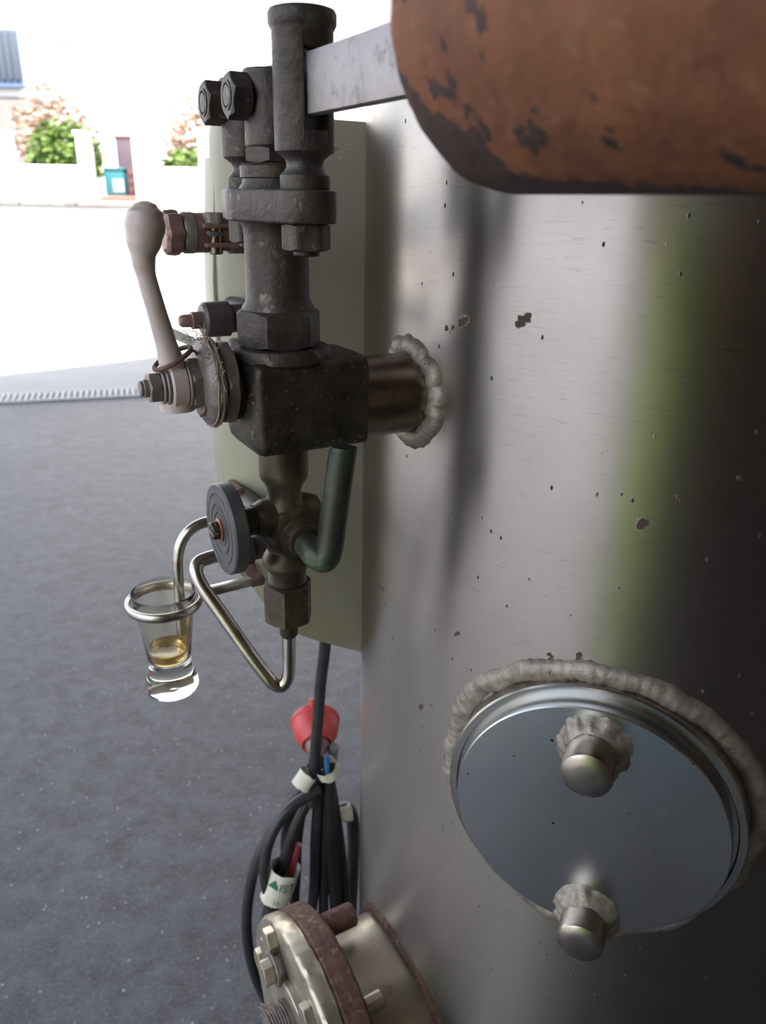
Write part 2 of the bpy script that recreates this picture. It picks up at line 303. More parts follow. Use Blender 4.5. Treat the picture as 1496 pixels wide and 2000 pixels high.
class MB:
    """collects vertices and faces of one mesh, in (u, v, w) or world coordinates"""
    def __init__(s): s.v = []; s.f = []
    def add(s, vs, fs):
        o = len(s.v); s.v += [Vector(q) for q in vs]; s.f += [tuple(i+o for i in f) for f in fs]; return s
    def lathe(s, prof, org=(0, 0, 0), ax=(0, 0, 1), seg=48, phase=0.0, cap=True, wob=None):
        x, y, d = frame_of(ax); org = Vector(org); vs = []; fs = []; n = len(prof)
        for (r, h) in prof:
            for k in range(seg):
                q = 2*pi*k/seg+phase; rr = r if wob is None else r*wob(q, h)
                vs.append(org+d*h+(x*cos(q)+y*sin(q))*rr)
        for i in range(n-1):
            for k in range(seg):
                k2 = (k+1) % seg
                fs.append((i*seg+k, i*seg+k2, (i+1)*seg+k2, (i+1)*seg+k))
        if cap:
            fs.append(tuple(reversed(range(seg)))); fs.append(tuple((n-1)*seg+k for k in range(seg)))
        return s.add(vs, fs)
    def cyl(s, r, h0, h1, org=(0, 0, 0), ax=(0, 0, 1), bev=0.0006, seg=48):
        b = min(bev, abs(h1-h0)*0.45, r*0.5)
        return s.lathe([(r-b, h0), (r, h0+b), (r, h1-b), (r-b, h1)], org, ax, seg)
    def hexa(s, r, h0, h1, org=(0, 0, 0), ax=(0, 0, 1), phase=0.0, both=True):
        # hexagonal prism with the corners turned off round, as on a nut
        x, y, d = frame_of(ax); org = Vector(org); seg = 48; vs = []; fs = []
        fl = r*cos(pi/6); c = (h1-h0)
        def rad(q):
            qq = ((q-phase) % (pi/3))-pi/6
            return min(r*0.995, fl/cos(qq))
        rows = []
        for e in (0, 1):
            rows.append([(fl*0.96, h0+c*e if e == 0 else h1)])
        levels = [('c', h0), ('h', h0), ('h', h1), ('c', h1)]
        for (t_, h) in levels:
            for k in range(seg):
                q = 2*pi*k/seg; R = rad(q)
                if t_ == 'c': rr = fl*0.965; hh = h
                else:
                    drop = max(0.0, (R-fl*0.965))*0.55+0.0001
                    rr = R; hh = h+drop if h == h0 else h-drop
                    if not both and h == h0: hh = h
                vs.append(org+d*hh+(x*cos(q)+y*sin(q))*rr)
        for i in range(3):
            for k in range(seg):
                k2 = (k+1) % seg; fs.append((i*seg+k, i*seg+k2, (i+1)*seg+k2, (i+1)*seg+k))
        fs.append(tuple(reversed(range(seg)))); fs.append(tuple(3*seg+k for k in range(seg)))
        return s.add(vs, fs)
    def box(s, c, size, ax=None, bev=0.0):
        c = Vector(c); X, Y, Z = ax if ax else (Vector((1, 0, 0)), Vector((0, 1, 0)), Vector((0, 0, 1)))
        bm = bmesh.new(); bmesh.ops.create_cube(bm, size=1.0)
        for q in bm.verts: q.co = Vector((q.co.x*size[0], q.co.y*size[1], q.co.z*size[2]))
        if bev > 0: bmesh.ops.bevel(bm, geom=list(bm.edges), offset=bev, segments=2, affect='EDGES', profile=0.6)
        bm.verts.index_update()
        vs = [c+X*q.co.x+Y*q.co.y+Z*q.co.z for q in bm.verts]; fs = [tuple(q.index for q in f.verts) for f in bm.faces]
        bm.free(); return s.add(vs, fs)
    def tube(s, pts, r, seg=14, sub=8, smooth=True, rad=None, cap=True, closed=False, sq=None):
        P = [Vector(q) for q in pts]; R = rad if rad else [r]*len(P)
        if smooth:
            Q = []; RR = []; n = len(P)
            rng = range(n) if closed else range(n-1)
            for i in rng:
                if closed: a, b, c, d = P[(i-1) % n], P[i], P[(i+1) % n], P[(i+2) % n]; ra, rb = R[i], R[(i+1) % n]
                else: a, b, c, d = P[max(i-1, 0)], P[i], P[i+1], P[min(i+2, n-1)]; ra, rb = R[i], R[i+1]
                for k in range(sub):
                    t = k/sub; t2 = t*t; t3 = t2*t
                    Q.append(0.5*((2*b)+(c-a)*t+(2*a-5*b+4*c-d)*t2+(3*b-a-3*c+d)*t3)); RR.append(ra+(rb-ra)*(t*t*(3-2*t)))
            if not closed: Q.append(P[-1]); RR.append(R[-1])
            P, R = Q, RR
        n = len(P); vs = []; fs = []; prev = None
        for i in range(n):
            if closed: d = (P[(i+1) % n]-P[i-1]).normalized()
            else: d = (P[min(i+1, n-1)]-P[max(i-1, 0)]).normalized()
            if prev is None: x, y, _ = frame_of(d)
            else:
                x = (prev-d*prev.dot(d)).normalized(); y = d.cross(x)
            prev = x
            for k in range(seg):
                q = 2*pi*k/seg
                fx, fy = (1, 1) if sq is None else sq
                vs.append(P[i]+(x*cos(q)*fx+y*sin(q)*fy)*R[i])
        m = n if closed else n-1
        for i in range(m):
            j = (i+1) % n
            for k in range(seg):
                k2 = (k+1) % seg; fs.append((i*seg+k, i*seg+k2, j*seg+k2, j*seg+k))
        if cap and not closed:
            fs.append(tuple(reversed(range(seg)))); fs.append(tuple((n-1)*seg+k for k in range(seg)))
        return s.add(vs, fs)
    def prism(s, poly, axis, h0, h1, plane, org=(0, 0, 0), bev=0.0):
        """poly of 2D points in plane (two axis vectors), extruded along axis"""
        X, Y = [Vector(q) for q in plane]; A = Vector(axis); org = Vector(org)
        bm = bmesh.new()
        a = [bm.verts.new(org+X*p[0]+Y*p[1]+A*h0) for p in poly]; b = [bm.verts.new(org+X*p[0]+Y*p[1]+A*h1) for p in poly]
        n = len(poly); bm.faces.new(a); bm.faces.new(list(reversed(b)))
        for i in range(n): bm.faces.new((a[i], b[i], b[(i+1) % n], a[(i+1) % n]))
        bmesh.ops.recalc_face_normals(bm, faces=list(bm.faces))
        if bev > 0:
            ed = [e for e in bm.edges if (e.verts[0] in a) == (e.verts[1] in a)]
            bmesh.ops.bevel(bm, geom=ed, offset=bev, segments=3, affect='EDGES', profile=0.5)
        bm.verts.index_update()
        vs = [q.co.copy() for q in bm.verts]; fs = [tuple(q.index for q in f.verts) for f in bm.faces]
        bm.free(); return s.add(vs, fs)
    def jitter(s, amp, scale, seed=0.0):
        for q in s.v: q += noise.noise_vector(q*scale+Vector((seed, seed*1.7, 0)))*amp
        return s
    def mesh(s, name, base=None, angle=35):
        me = bpy.data.meshes.new(name)
        b = base if base is not None else Vector((0, 0, 0))
        me.from_pydata([q-b for q in s.v], [], s.f)
        bm = bmesh.new(); bm.from_mesh(me); bmesh.ops.recalc_face_normals(bm, faces=list(bm.faces)); bm.to_mesh(me); bm.free()
        for p in me.polygons: p.use_smooth = True
        me.set_sharp_from_angle(angle=radians(angle))
        me.update(); return me

def tag(o, label=None, cat=None, group=None, kind=None):
    if label: o['label'] = label
    if cat: o['category'] = cat
    if group: o['group'] = group
    if kind: o['kind'] = kind
    return o
def thing(name, base, label, cat, group=None, world=False):
    """Empty at the thing's base; base in (u,v,w) unless world"""
    o = bpy.data.objects.new(name, None); COL.objects.link(o); o.empty_display_size = 0.02
    if world: o.location = base
    else: o.location = L(*base); o.rotation_euler = (0, 0, ROT)
    o['_b'] = list(base); tag(o, label, cat, group); return o
def part(name, mb, mat, parent, root=None, label=None, angle=35, group=None):
    """mesh in the root thing's coordinates, child of parent (thing or part)"""
    root = root or parent
    me = mb.mesh(name, Vector(root['_b']), angle); me.materials.append(MT[mat])
    o = bpy.data.objects.new(name, me); COL.objects.link(o); o.parent = parent
    if label: o['label'] = label
    return o
def single(name, mb, mat, label, cat, group=None, kind=None, base=None, angle=35):
    b = Vector(base) if base is not None else Vector((0, 0, 0))
    me = mb.mesh(name, b, angle); me.materials.append(MT[mat])
    o = bpy.data.objects.new(name, me); COL.objects.link(o); o.location = b
    tag(o, label, cat, group, kind); return o
def clean(): 
    for o in bpy.data.objects:
        if '_b' in o: del o['_b']
U = Vector((1, 0, 0)); V = Vector((0, 1, 0)); W = Vector((0, 0, 1))
random.seed(7)

# ------------------------------------------------------------------ ground and shed
def ground_z(y):
    if y < 6.6: return 0.0
    t = min(1.0, (y-6.6)/8.4); return 1.09*t
g = MB(); ys = [-14, -8, -4, 0, 2, 4, 6.6, 8, 10, 12, 15, 20, 40]; xs = [-30, -15, -8, -4, 0, 4, 8, 15, 30]
g.add([(x, y, ground_z(y)) for y in ys for x in xs],
      [(j*len(xs)+i, j*len(xs)+i+1, (j+1)*len(xs)+i+1, (j+1)*len(xs)+i) for j in range(len(ys)-1) for i in range(len(xs)-1)])
single('floor', g, 'asphalt', None, None, kind='structure')
def oe(o, e, z): q = O_*o+E_*e; return Vector((q.x, q.y, z))
AX = (E_, O_, W)
ROOF_O = 4.2
single('ceiling', MB().box(oe((ROOF_O-5.0)/2, 2.55, 3.5), (8.9, ROOF_O+5.0, 0.2), AX), 'roof', None, None, kind='structure')
single('wall_back', MB().box(oe(-4.6, 2.55, 1.7), (8.9, 0.2, 3.38), AX), 'shedwall', None, None, kind='structure')
single('wall_right', MB().box(oe(-0.55, 6.85, 1.7), (0.2, 7.8, 3.38), AX), 'shedwall', None, None, kind='structure')

# paler concrete yard beyond the drain, rising to the street
MT['yard'] = concrete('pale concrete yard', (0.27, 0.265, 0.26), (0.34, 0.33, 0.32), 1.5, 0.6)
def drain_y(x): return 4.36+(x+3.6)*(5.38-4.36)/(3.6-0.35)+0.12
g = MB(); cols = [-30, -15, -8, -5, -3.6, -2, -0.35, 2, 5, 10, 30]; rows_ = [0, 0.4, 1, 2.0, 3.0, 4.5, 6, 8, 10, 13, 18, 34]
vs = []
for t_ in rows_:
    for x in cols:
        y = min(40, max(-13, drain_y(x))+t_); vs.append((x, y, ground_z(y)+0.004))
nc_ = len(cols)
g.add(vs, [(j*nc_+i, j*nc_+i+1, (j+1)*nc_+i+1, (j+1)*nc_+i) for j in range(len(rows_)-1) for i in range(nc_-1)])
single('floor', g, 'yard', None, None, kind='structure')
single('wall_left', MB().box(oe(-2.9, -1.8, 1.7), (0.2, 3.2, 3.38), AX), 'shedwall', None, None, kind='structure')

# drain channel across the yard
dr0 = Vector((-3.6, 4.36, 0)); dr1 = Vector((-0.35, 5.38, 0))
dd = (dr1-dr0).normalized(); dn = Vector((-dd.y, dd.x, 0)); ln = (dr1-dr0).length
d = thing('drain_channel', dr0, 'pale slotted drain grating crossing the shaded asphalt', 'drain', world=True)
part('channel_bed', MB().box((dr0+dr1)/2+Vector((0, 0, 0.002)), (ln, 0.19, 0.004), (dd, dn, W)), 'drain_dark', d)
for sgn in (-1, 1):
    part('frame_rail', MB().box((dr0+dr1)/2+dn*0.10*sgn+Vector((0, 0, 0.007)), (ln, 0.02, 0.014), (dd, dn, W), 0.002), 'drain', d)
bar_me = None; nb = int(ln/0.036)
for i in range(nb):
    c = dr0+dd*(0.018+i*0.036)
    if bar_me is None:
        b0 = part('grating_bar', MB().box(c+Vector((0, 0, 0.008)), (0.021, 0.18, 0.010), (dd, dn, W), 0.002), 'drain', d); bar_me = b0
    else:
        b = b0.copy(); COL.objects.link(b); b.parent = d; b.location = dd*(0.036*i)

# ------------------------------------------------------------------ the tank
# rust spots on the tank's surface: (azimuth degrees from the stub, w, radius)
for az, w_, r in [(8.09, 0.0457, 0.0022), (9.3, 0.0461, 0.0018), (10.8, 0.0496, 0.0028), (11.51, 0.0517, 0.003), (19.99, 0.0539, 0.0024), (20.54, 0.0558, 0.003), (21.14, 0.0579, 0.0032), (38.76, -0.0448, 0.0034), (38.44, -0.0463, 0.003), (42.19, -0.0278, 0.0018), (48.42, -0.0136, 0.0018), (13.76, -0.1521, 0.0024), (13.27, -0.1539, 0.002), (5.94, -0.2306, 0.0026), (6.47, -0.2283, 0.0024), (-10.19, -0.1636, 0.002), (-8.62, -0.1611, 0.0026), (-7.64, -0.1603, 0.0022), (34.84, -0.1392, 0.004), (34.43, -0.1419, 0.003), (33.02, -0.1366, 0.0022), (33.11, -0.1347, 0.0022), (-9.35, 0.0846, 0.0018), (29.13, -0.1411, 0.002), (29.44, -0.1443, 0.002), (36.96, -0.1411, 0.0022)]:
    q = radians(30+az); spot(TA.x-cos(q)*RT, TA.y-sin(q)*RT, S0.z+w_, r)
MT['tank'] = tank_material()
TB = Vector((TA.x, TA.y, 0.0))
tank = thing('steel_tank', TB, 'tall cylindrical brushed stainless steel tank with scratches and rust specks', 'tank', world=True)
sh = MB().lathe([(RT-0.004, 0.0), (RT, 0.004), (RT, 0.5), (RT, 1.0), (RT, 1.5), (RT, 2.05), (RT-0.012, 2.08), (RT-0.06, 2.12), (0.08, 2.15), (0.01, 2.152)], TB, W, 256)
part('shell', sh, 'tank', tank, angle=30)

def uvw(p): return L(*p)
def ring_on_tank(az0, w0, R, br, seed, n=140, seg=14, ripple=0.05, lift=-0.0028):
    """weld bead laid round a circle on the tank wall, in world coordinates; az0 in degrees"""
    q0 = radians(az0); nn = Vector((-cos(q0), -sin(q0), 0)); tt = Vector((sin(q0), -cos(q0), 0))
    mb = MB(); pts = []; rad = []
    for k in range(n):
        q = 2*pi*k/n
        rr = R+noise.noise(Vector((cos(q)*3, sin(q)*3, seed)))*br*0.5
        v = rr*cos(q); w_ = rr*sin(q)
        u = sqrt(RT*RT-v*v)+lift
        pts.append(TA.xy.to_3d()+nn*u+tt*v+Vector((0, 0, S0.z+w0+w_)))
        rad.append(br*(1+ripple*((k % 3)-1)+0.14*noise.noise(Vector((cos(q)*6, sin(q)*6, seed+9)))))
    mb.tube(pts, br, seg, smooth=False, rad=rad, closed=True)
    mb.jitter(br*0.13, 95, seed).jitter(br*0.09, 500, seed)
    return mb

part('weld_bead', ring_on_tank(30, 0.0, 0.0288, 0.0078, 1.0, ripple=0.02), 'weld', tank, angle=60, label='pale lumpy weld around the stub')
stub = MB().lathe([(0.0255, -0.02), (0.0255, 0.0475), (0.0245, 0.0485)], (0, 0, 0), U, 64)
stub_w = MB(); stub_w.v = [L(*q) for q in stub.v]; stub_w.f = stub.f
part('stub_pipe', stub_w, 'stub', tank, label='short heat-tinted pipe stub')

# round blanking plate with two studs
AZ = 67.4; WP = -0.2425
q0 = radians(AZ); PN = Vector((-cos(q0), -sin(q0), 0)); PT = Vector((sin(q0), -cos(q0), 0))
PC = Vector((TA.x, TA.y, S0.z+WP))
part('weld_bead', ring_on_tank(AZ, WP, 0.0980, 0.0078, 4.0, n=300, ripple=0.03), 'weld', tank, angle=60, label='brown lumpy weld around the round plate')
col_ = part('collar', MB().lathe([(0.0915, 0.215), (0.0925, 0.2550), (0.0915, 0.2562), (0.0875, 0.2562), (0.0868, 0.2552), (0.0868, 0.2535), (0.0845, 0.2535), (0.02, 0.2535)], PC, PN, 160), 'collar', tank)
pl = part('round_plate', MB().lathe([(0.0836, 0.250), (0.0838, 0.2655), (0.0830, 0.2664), (0.04, 0.2664), (0.001, 0.2664)], PC, PN, 160), 'plate', tank, label='smooth bluish round blanking plate')
for i, (g_, w_, tip, r) in enumerate([(-0.0018, 0.0570, 0.2945, 0.0150), (0.0085, -0.0735, 0.2915, 0.0146)]):
    oc = PC+PT*g_+W*w_
    ax = PN
    st = MB().lathe([(r, 0.262), (r, tip-0.0035), (r*0.96, tip-0.0015), (r*0.85, tip-0.0004), (r*0.5, tip+0.0004), (0.0005, tip+0.0006)], oc, ax, 48)
    so = part('stud', st, 'stud', pl, tank)
    # thick irregular fillet weld around the stud
    mb = MB(); n = 72; rows = 6; vs = []; fs = []
    for k in range(n):
        q = 2*pi*k/n; lob = 1+0.22*noise.noise(Vector((cos(q)*1.6, sin(q)*1.6, 3.1+i*5)))
        if sin(q) > 0: lob *= 1.0+0.14*sin(q)
        for j in range(rows+1):
            s_ = j/rows
            rr = r*0.97+(0.0085*lob)*(1-s_)**0.8*(1.0 if j < rows else 0)
            hh = 0.2662+0.0075*lob*(s_**1.2)
            p = oc+PN*hh+(PT*cos(q)+W*sin(q))*rr
            if 0 < j < rows: p += noise.noise_vector(p*170)*0.0021+noise.noise_vector(p*420)*0.0007
            vs.append(p)
    for k in range(n):
        for j in range(rows): fs.append((k*(rows+1)+j, ((k+1) % n)*(rows+1)+j, ((k+1) % n)*(rows+1)+j+1, k*(rows+1)+j+1))
    mb.add(vs, fs); part('weld_fillet', mb, 'weld', pl, tank, angle=60)

# ------------------------------------------------------------------ flanged nozzle low on the tank
NW = -0.565
nz = thing('flanged_nozzle', (-0.005, 0, NW), 'flanged pipe nozzle near the foot of the tank with pale cover and rusty flange', 'flange')
part('pipe', MB().lathe([(0.0705, -0.02), (0.0705, 0.060)], (0, 0, NW), U, 96, cap=False), 'cover', nz)
mb = ring_on_tank(30, NW, 0.074, 0.006, 7.0, n=220)
inv = Matrix.Rotation(-ROT, 3, 'Z'); mb.v = [inv @ (q-S0) for q in mb.v]
part('weld_bead', mb, 'rust_dark', nz, angle=60)
part('rusty_flange', MB().lathe([(0.070, 0.055), (0.101, 0.055), (0.1035, 0.0575), (0.1035, 0.0745), (0.101, 0.0770), (0.03, 0.0770)], (0, 0, NW), U, 128).jitter(0.0006, 160), 'rust_dark', nz, label='dark brown rusted flange')
part('cover_plate', MB().lathe([(0.09, 0.0770), (0.102, 0.0772), (0.1035, 0.0795), (0.1035, 0.0895), (0.1015, 0.0925), (0.0985, 0.0935), (0.03, 0.0935), (0.001, 0.0935)], (0, 0, NW), U, 128).jitter(0.0009, 120, 3), 'cover', nz, label='pale stained steel cover plate')
# small oval plate bolted on the cover
poly = []
for k in range(40):
    q = 2*pi*k/40; poly.append((0.052*cos(q)*(1-0.0*sin(q)), 0.060*sin(q)))
part('oval_plate', MB().prism(poly, U, 0.0930, 0.1000, (V, W), (0, 0.004, NW+0.005), 0.0015), 'cover', nz)
for (v, w_, u0, u1, r) in [(-0.046, -0.489, 0.0935, 0.1025, 0.0115), (0.030, -0.4905, 0.0935, 0.1015, 0.0105), (0.075, -0.545, 0.0935, 0.1015, 0.0105), (-0.075, -0.545, 0.0935, 0.1015, 0.0105)]:
    part('cover_bolt', MB().hexa(r, u0, u1, (0, v, w_), U, 0.3), 'cover', nz)
bw = part('washer', MB().cyl(0.0145, 0.100, 0.1028, (0, -0.0300, -0.5045), U), 'hub_steel', nz)
part('plate_bolt', MB().hexa(0.0112, 0.1028, 0.1125, (0, -0.0300, -0.5045), U, 0.1), 'cover', nz)
part('plate_lug', MB().cyl(0.011, 0.0935, 0.1015, (0, -0.056, -0.5085), U, 0.002), 'cover', nz)
for (v, w_, r, l_) in [(-0.028, -0.4790, 0.0105, 0.030), (0.046, -0.4905, 0.0075, 0.018)]:
    part('bolt_tail', MB().cyl(r, 0.055-l_, 0.056, (0, v, w_), U, 0.0015), 'rust_dark' if v < 0 else 'cover', nz)
part('threaded_spigot', MB().lathe([(0.020, 0.099), (0.020, 0.104)]+[(0.0165+0.0012*(k % 2), 0.104+k*0.0012) for k in range(14)], (0, 0.003, NW+0.034), U, 40), 'hub_steel', nz)
hm = MB()
for k in range(70):
    q = random.uniform(0, 2*pi); a = Vector((0.108+random.uniform(0, 0.012), 0.003+0.0175*cos(q), NW+0.034+0.0175*sin(q)))
    dv = Vector((random.uniform(-0.2, 1), cos(q+random.uniform(-1, 1)), sin(q+random.uniform(-1, 1)))).normalized()*random.uniform(0.004, 0.010)
    hm.tube([a, a+dv*0.5+Vector((0, 0, random.uniform(-1, 1)*0.002)), a+dv], 0.00028, 4, 2)
part('hemp_fibres', hm, 'hemp', nz)

# ------------------------------------------------------------------ safety valve
CU = 0.0895
sv = thing('safety_valve', (CU, 0, 0), 'dark bronze lever safety valve standing on the pipe stub', 'valve')
# forged block: square in section with a domed outer end
def rsq(q, p=9.0):
    c, s_ = cos(q), sin(q); return 1.0/((abs(c)**p+abs(s_)**p)**(1/p))
blk = MB(); vs = []; fs = []; seg = 96
prof = [(0.0445, 0.96), (0.0455, 1.0), (0.075, 1.0), (0.1085, 1.0), (0.1105, 0.995), (0.1125, 0.970), (0.1150, 0.86), (0.1172, 0.65), (0.1188, 0.35), (0.1194, 0.02)]
for i, (u_, s_) in enumerate(prof):
    for k in range(seg):
        q = 2*pi*k/seg+pi/4; rr = rsq(q)*s_
        vs.append((u_, 0.0272*cos(q)*rr, 0.0042+0.0268*sin(q)*rr))
for i in range(len(prof)-1):
    for k in range(seg):
        k2 = (k+1) % seg; fs.append((i*seg+k, i*seg+k2, (i+1)*seg+k2, (i+1)*seg+k))
fs.append(tuple(reversed(range(seg)))); fs.append(tuple((len(prof)-1)*seg+k for k in range(seg)))
blk.add(vs, fs); part('body_block', blk, 'block', sv, angle=50, label='pitted square brass body with a domed end')
cz = (CU, 0, 0)
part('base_washer', MB().lathe([(0.0282, 0.0285), (0.0290, 0.0295), (0.0290, 0.0345), (0.0280, 0.0362), (0.020, 0.0366)], cz, W, 64), 'bronze', sv)
nut = part('bonnet_hexagon', MB().hexa(0.0248, 0.0362, 0.0570, cz, W, 0.35), 'bronze_green', sv)
part('column', MB().lathe([(0.0210, 0.0555), (0.0205, 0.0580), (0.0187, 0.0605), (0.0178, 0.0640), (0.0177, 0.0960), (0.0182, 0.1000), (0.0200, 0.1034)], cz, W, 64), 'bronze', sv)
# oval flange
poly = []
def tang(c1, r1, c2, r2, side): pass
pts = []
for k in range(120):
    q = 2*pi*k/120; dvec = (cos(q), sin(q)); best = max(((0.0, 0.0), 0.0265), ((0.0, 0.040), 0.0155), ((0.0, -0.040), 0.0155), key=lambda c: c[0][0]*dvec[0]+c[0][1]*dvec[1]+c[1])
    p = (best[0][0]+best[1]*dvec[0], best[0][1]+best[1]*dvec[1])
    pts.append(p)
part('flange', MB().prism(pts, W, 0.1034, 0.1192, (U, V), cz, 0.0014), 'bronze', sv)
for sgn in (-1, 1):
    c = (CU, 0.040*sgn, 0)
    n_ = part('flange_nut', MB().hexa(0.0128, 0.0905, 0.1034, c, W, 0.2), 'bronze', sv)
    part('bolt_end', MB().cyl(0.0068, 0.0878, 0.0910, c, W, 0.0008), 'bronze', n_, sv)
# middle stem
part('stem_socket', MB().lathe([(0.0195, 0.1190), (0.0172, 0.1225), (0.0168, 0.1245), (0.0180, 0.1250), (0.0182, 0.1305), (0.0165, 0.1318), (0.0150, 0.1320)], cz, W, 56), 'bronze', sv)
part('stem_hexagon', MB().hexa(0.0158, 0.1318, 0.1400, cz, W, 0.5), 'bronze', sv)
part('stem_head', MB().lathe([(0.0138, 0.1395), (0.0146, 0.1405), (0.0146, 0.1745), (0.0140, 0.1755), (0.002, 0.1757)], cz, W, 56), 'bronze', sv)
# rear pivot post
def post_profile(top): return [(0.0120, 0.1190), (0.0124, 0.1200), (0.0124, 0.1255), (0.0105, 0.1272), (0.0092, 0.1290), (0.0090, 0.1308), (0.0098, 0.1328), (0.0118, 0.1345), (0.0142, 0.1362), (0.0145, 0.1375)] + top
part('pivot_post', MB().lathe(post_profile([(0.0145, 0.1740), (0.0138, 0.1752), (0.002, 0.1754)]), (CU, -0.0385, 0), W, 56), 'bronze', sv)
# front guide post with a slot for the lever: slot cut with a boolean
gp = part('guide_post', MB().lathe(post_profile([(0.0145, 0.1868), (0.0152, 0.1880), (0.0160, 0.1895), (0.0161, 0.1935), (0.0152, 0.1952), (0.0136, 0.1957), (0.002, 0.1957)]), (CU, 0.0400, 0), W, 72), 'bronze_green', sv)
cut = MB().box((CU-0.0005, 0.0400, 0.16225), (0.0118, 0.06, 0.0345)).mesh('cutter', Vector(sv['_b']))
co = bpy.data.objects.new('cutter', cut); COL.objects.link(co); co.parent = sv
bm_ = gp.modifiers.new('slot', 'BOOLEAN'); bm_.object = co; bm_.operation = 'DIFFERENCE'; bm_.solver = 'EXACT'
bpy.context.view_layer.update()
dg = bpy.context.evaluated_depsgraph_get()
nm = bpy.data.meshes.new_from_object(gp.evaluated_get(dg)); gp.modifiers.clear(); gp.data = nm; nm.name = 'guide_post'
if not nm.materials: nm.materials.append(MT['bronze_green'])
bpy.data.objects.remove(co, do_unlink=True)
# pivot bolts
for v in (-0.0385, 0.0005):
    bh = part('pivot_bolt', MB().hexa(0.0112, 0.1030, 0.1138, (0, v, 0.1625), U, 0.25), 'bronze', sv)
    part('bolt_face', MB().lathe([(0.0068, 0.1136), (0.0068, 0.1143), (0.0058, 0.1143), (0.0056, 0.1138), (0.0050, 0.1138), (0.0048, 0.1143), (0.001, 0.1143)], (0, v, 0.1625), U, 32), 'bronze', bh, sv)
part('lever_arm', MB().box((CU, 0.155, 0.16425), (0.0078, 0.415, 0.0255), bev=0.0009), 'lever_steel', sv, label='flat bare steel lever arm')
lint = MB()
for k in range(9):
    a = Vector((0.0785, 0.045, 0.137)); b_ = a+Vector((random.uniform(-0.012, 0.0), random.uniform(0, 0.006), random.uniform(-0.004, 0.004)))
    lint.tube([a+Vector((0, 0, random.uniform(-0.001, 0.001))), (a+b_)/2+Vector((0, 0, random.uniform(-0.002, 0.002))), b_], 0.00013, 4, 4)
part('lint', lint, 'lint', sv)

# counterweight on the lever
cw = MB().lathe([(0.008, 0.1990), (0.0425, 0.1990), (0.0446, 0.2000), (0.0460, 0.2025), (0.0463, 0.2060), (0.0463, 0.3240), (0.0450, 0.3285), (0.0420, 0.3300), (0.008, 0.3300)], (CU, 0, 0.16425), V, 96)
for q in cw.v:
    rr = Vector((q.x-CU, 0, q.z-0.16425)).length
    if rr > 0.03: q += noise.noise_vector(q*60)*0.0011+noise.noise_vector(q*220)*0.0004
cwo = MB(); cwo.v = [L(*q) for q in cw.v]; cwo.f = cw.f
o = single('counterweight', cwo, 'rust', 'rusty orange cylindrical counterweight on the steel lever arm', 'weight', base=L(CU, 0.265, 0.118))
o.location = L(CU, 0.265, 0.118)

# ------------------------------------------------------------------ test cock with paddle lever, screwed into the block's outer end
CW = 0.0185
tc = thing('lever_cock', (0.118, 0, CW), 'plug cock with a pinkish paddle lever on the outer end of the brass block', 'valve')
ax = (0, 0, CW)
part('union_hexagon', MB().hexa(0.0255, 0.1215, 0.1300, ax, U, 0.12), 'hub_steel', tc)
part('nipple', MB().cyl(0.016, 0.1150, 0.1230, (0, 0, 0.012), U), 'brass', tc)
part('packed_collar', MB().lathe([(0.0225, 0.1295), (0.0245, 0.1305), (0.0248, 0.1325), (0.0235, 0.1355), (0.0205, 0.1380), (0.0165, 0.1395)], ax, U, 64).jitter(0.0008, 200), 'hub_steel', tc)
mb = MB()
for k in (1, 3, 4):
    pts = [Vector((0.1310+0.0010*k, (0.0252-0.0002*k)*cos(q), CW+(0.0252-0.0002*k)*sin(q)))+noise.noise_vector(Vector((q*3, k, 0)))*0.0012 for q in [2*pi*j/28 for j in range(28)]]
    mb.tube(pts, 0.00045, 5, 2, closed=True)
for k in range(60):
    q = random.uniform(0.2, pi-0.2); a = Vector((random.uniform(0.131, 0.138), 0.024*cos(q), CW+0.0245*sin(q)))
    dv = Vector((random.uniform(-0.3, 1.2), cos(q)+random.uniform(-0.8, 0.8), sin(q)+random.uniform(-1, 0.6))).normalized()*random.uniform(0.004, 0.011)
    mb.tube([a, a+dv*0.5+Vector((0, 0, 0.0015)), a+dv], 0.0002, 4, 3)
part('hemp_wrap', mb, 'hemp', tc)
part('neck_hexagon', MB().hexa(0.0148, 0.1385, 0.1455, ax, U, 0.4), 'hub_steel', tc)
part('thin_washer', MB().cyl(0.0135, 0.1448, 0.1468, ax, U), 'hub_steel', tc)
lv = MB().tube([(0.1515, 0, CW-0.0135), (0.1515, 0, CW), (0.1530, 0, 0.032), (0.1555, 0, 0.045), (0.1590, 0, 0.062), (0.1618, 0, 0.076), (0.1626, 0, 0.0850), (0.1616, 0, 0.0935), (0.1603, 0, 0.1010), (0.1597, 0, 0.1070), (0.1595, 0, 0.1105), (0.1595, 0, 0.1125)], 0.005, 24, 8,
               rad=[0.0095, 0.0092, 0.0066, 0.0055, 0.0050, 0.0049, 0.0060, 0.0088, 0.0101, 0.0088, 0.0058, 0.0020])
part('paddle_lever', lv, 'pink_paint', tc, label='dusty pinkish paddle-shaped lever')
part('lever_hub', MB().cyl(0.0130, 0.1466, 0.1560, ax, U, 0.001), 'pink_paint', tc)
for (r, a_, b_) in [(0.0112, 0.1560, 0.1582), (0.0098, 0.1582, 0.1602)]: part('spring_washer', MB().cyl(r, a_, b_, ax, U), 'hub_steel', tc)
part('end_nut', MB().hexa(0.0088, 0.1602, 0.1668, ax, U, 0.2), 'hub_steel', tc)
part('stud_end', MB().lathe([(0.0048, 0.1665), (0.0048, 0.1690), (0.0042, 0.1694), (0.0042, 0.1708), (0.0034, 0.1715)], ax, U, 24), 'hub_steel', tc)
pts = []
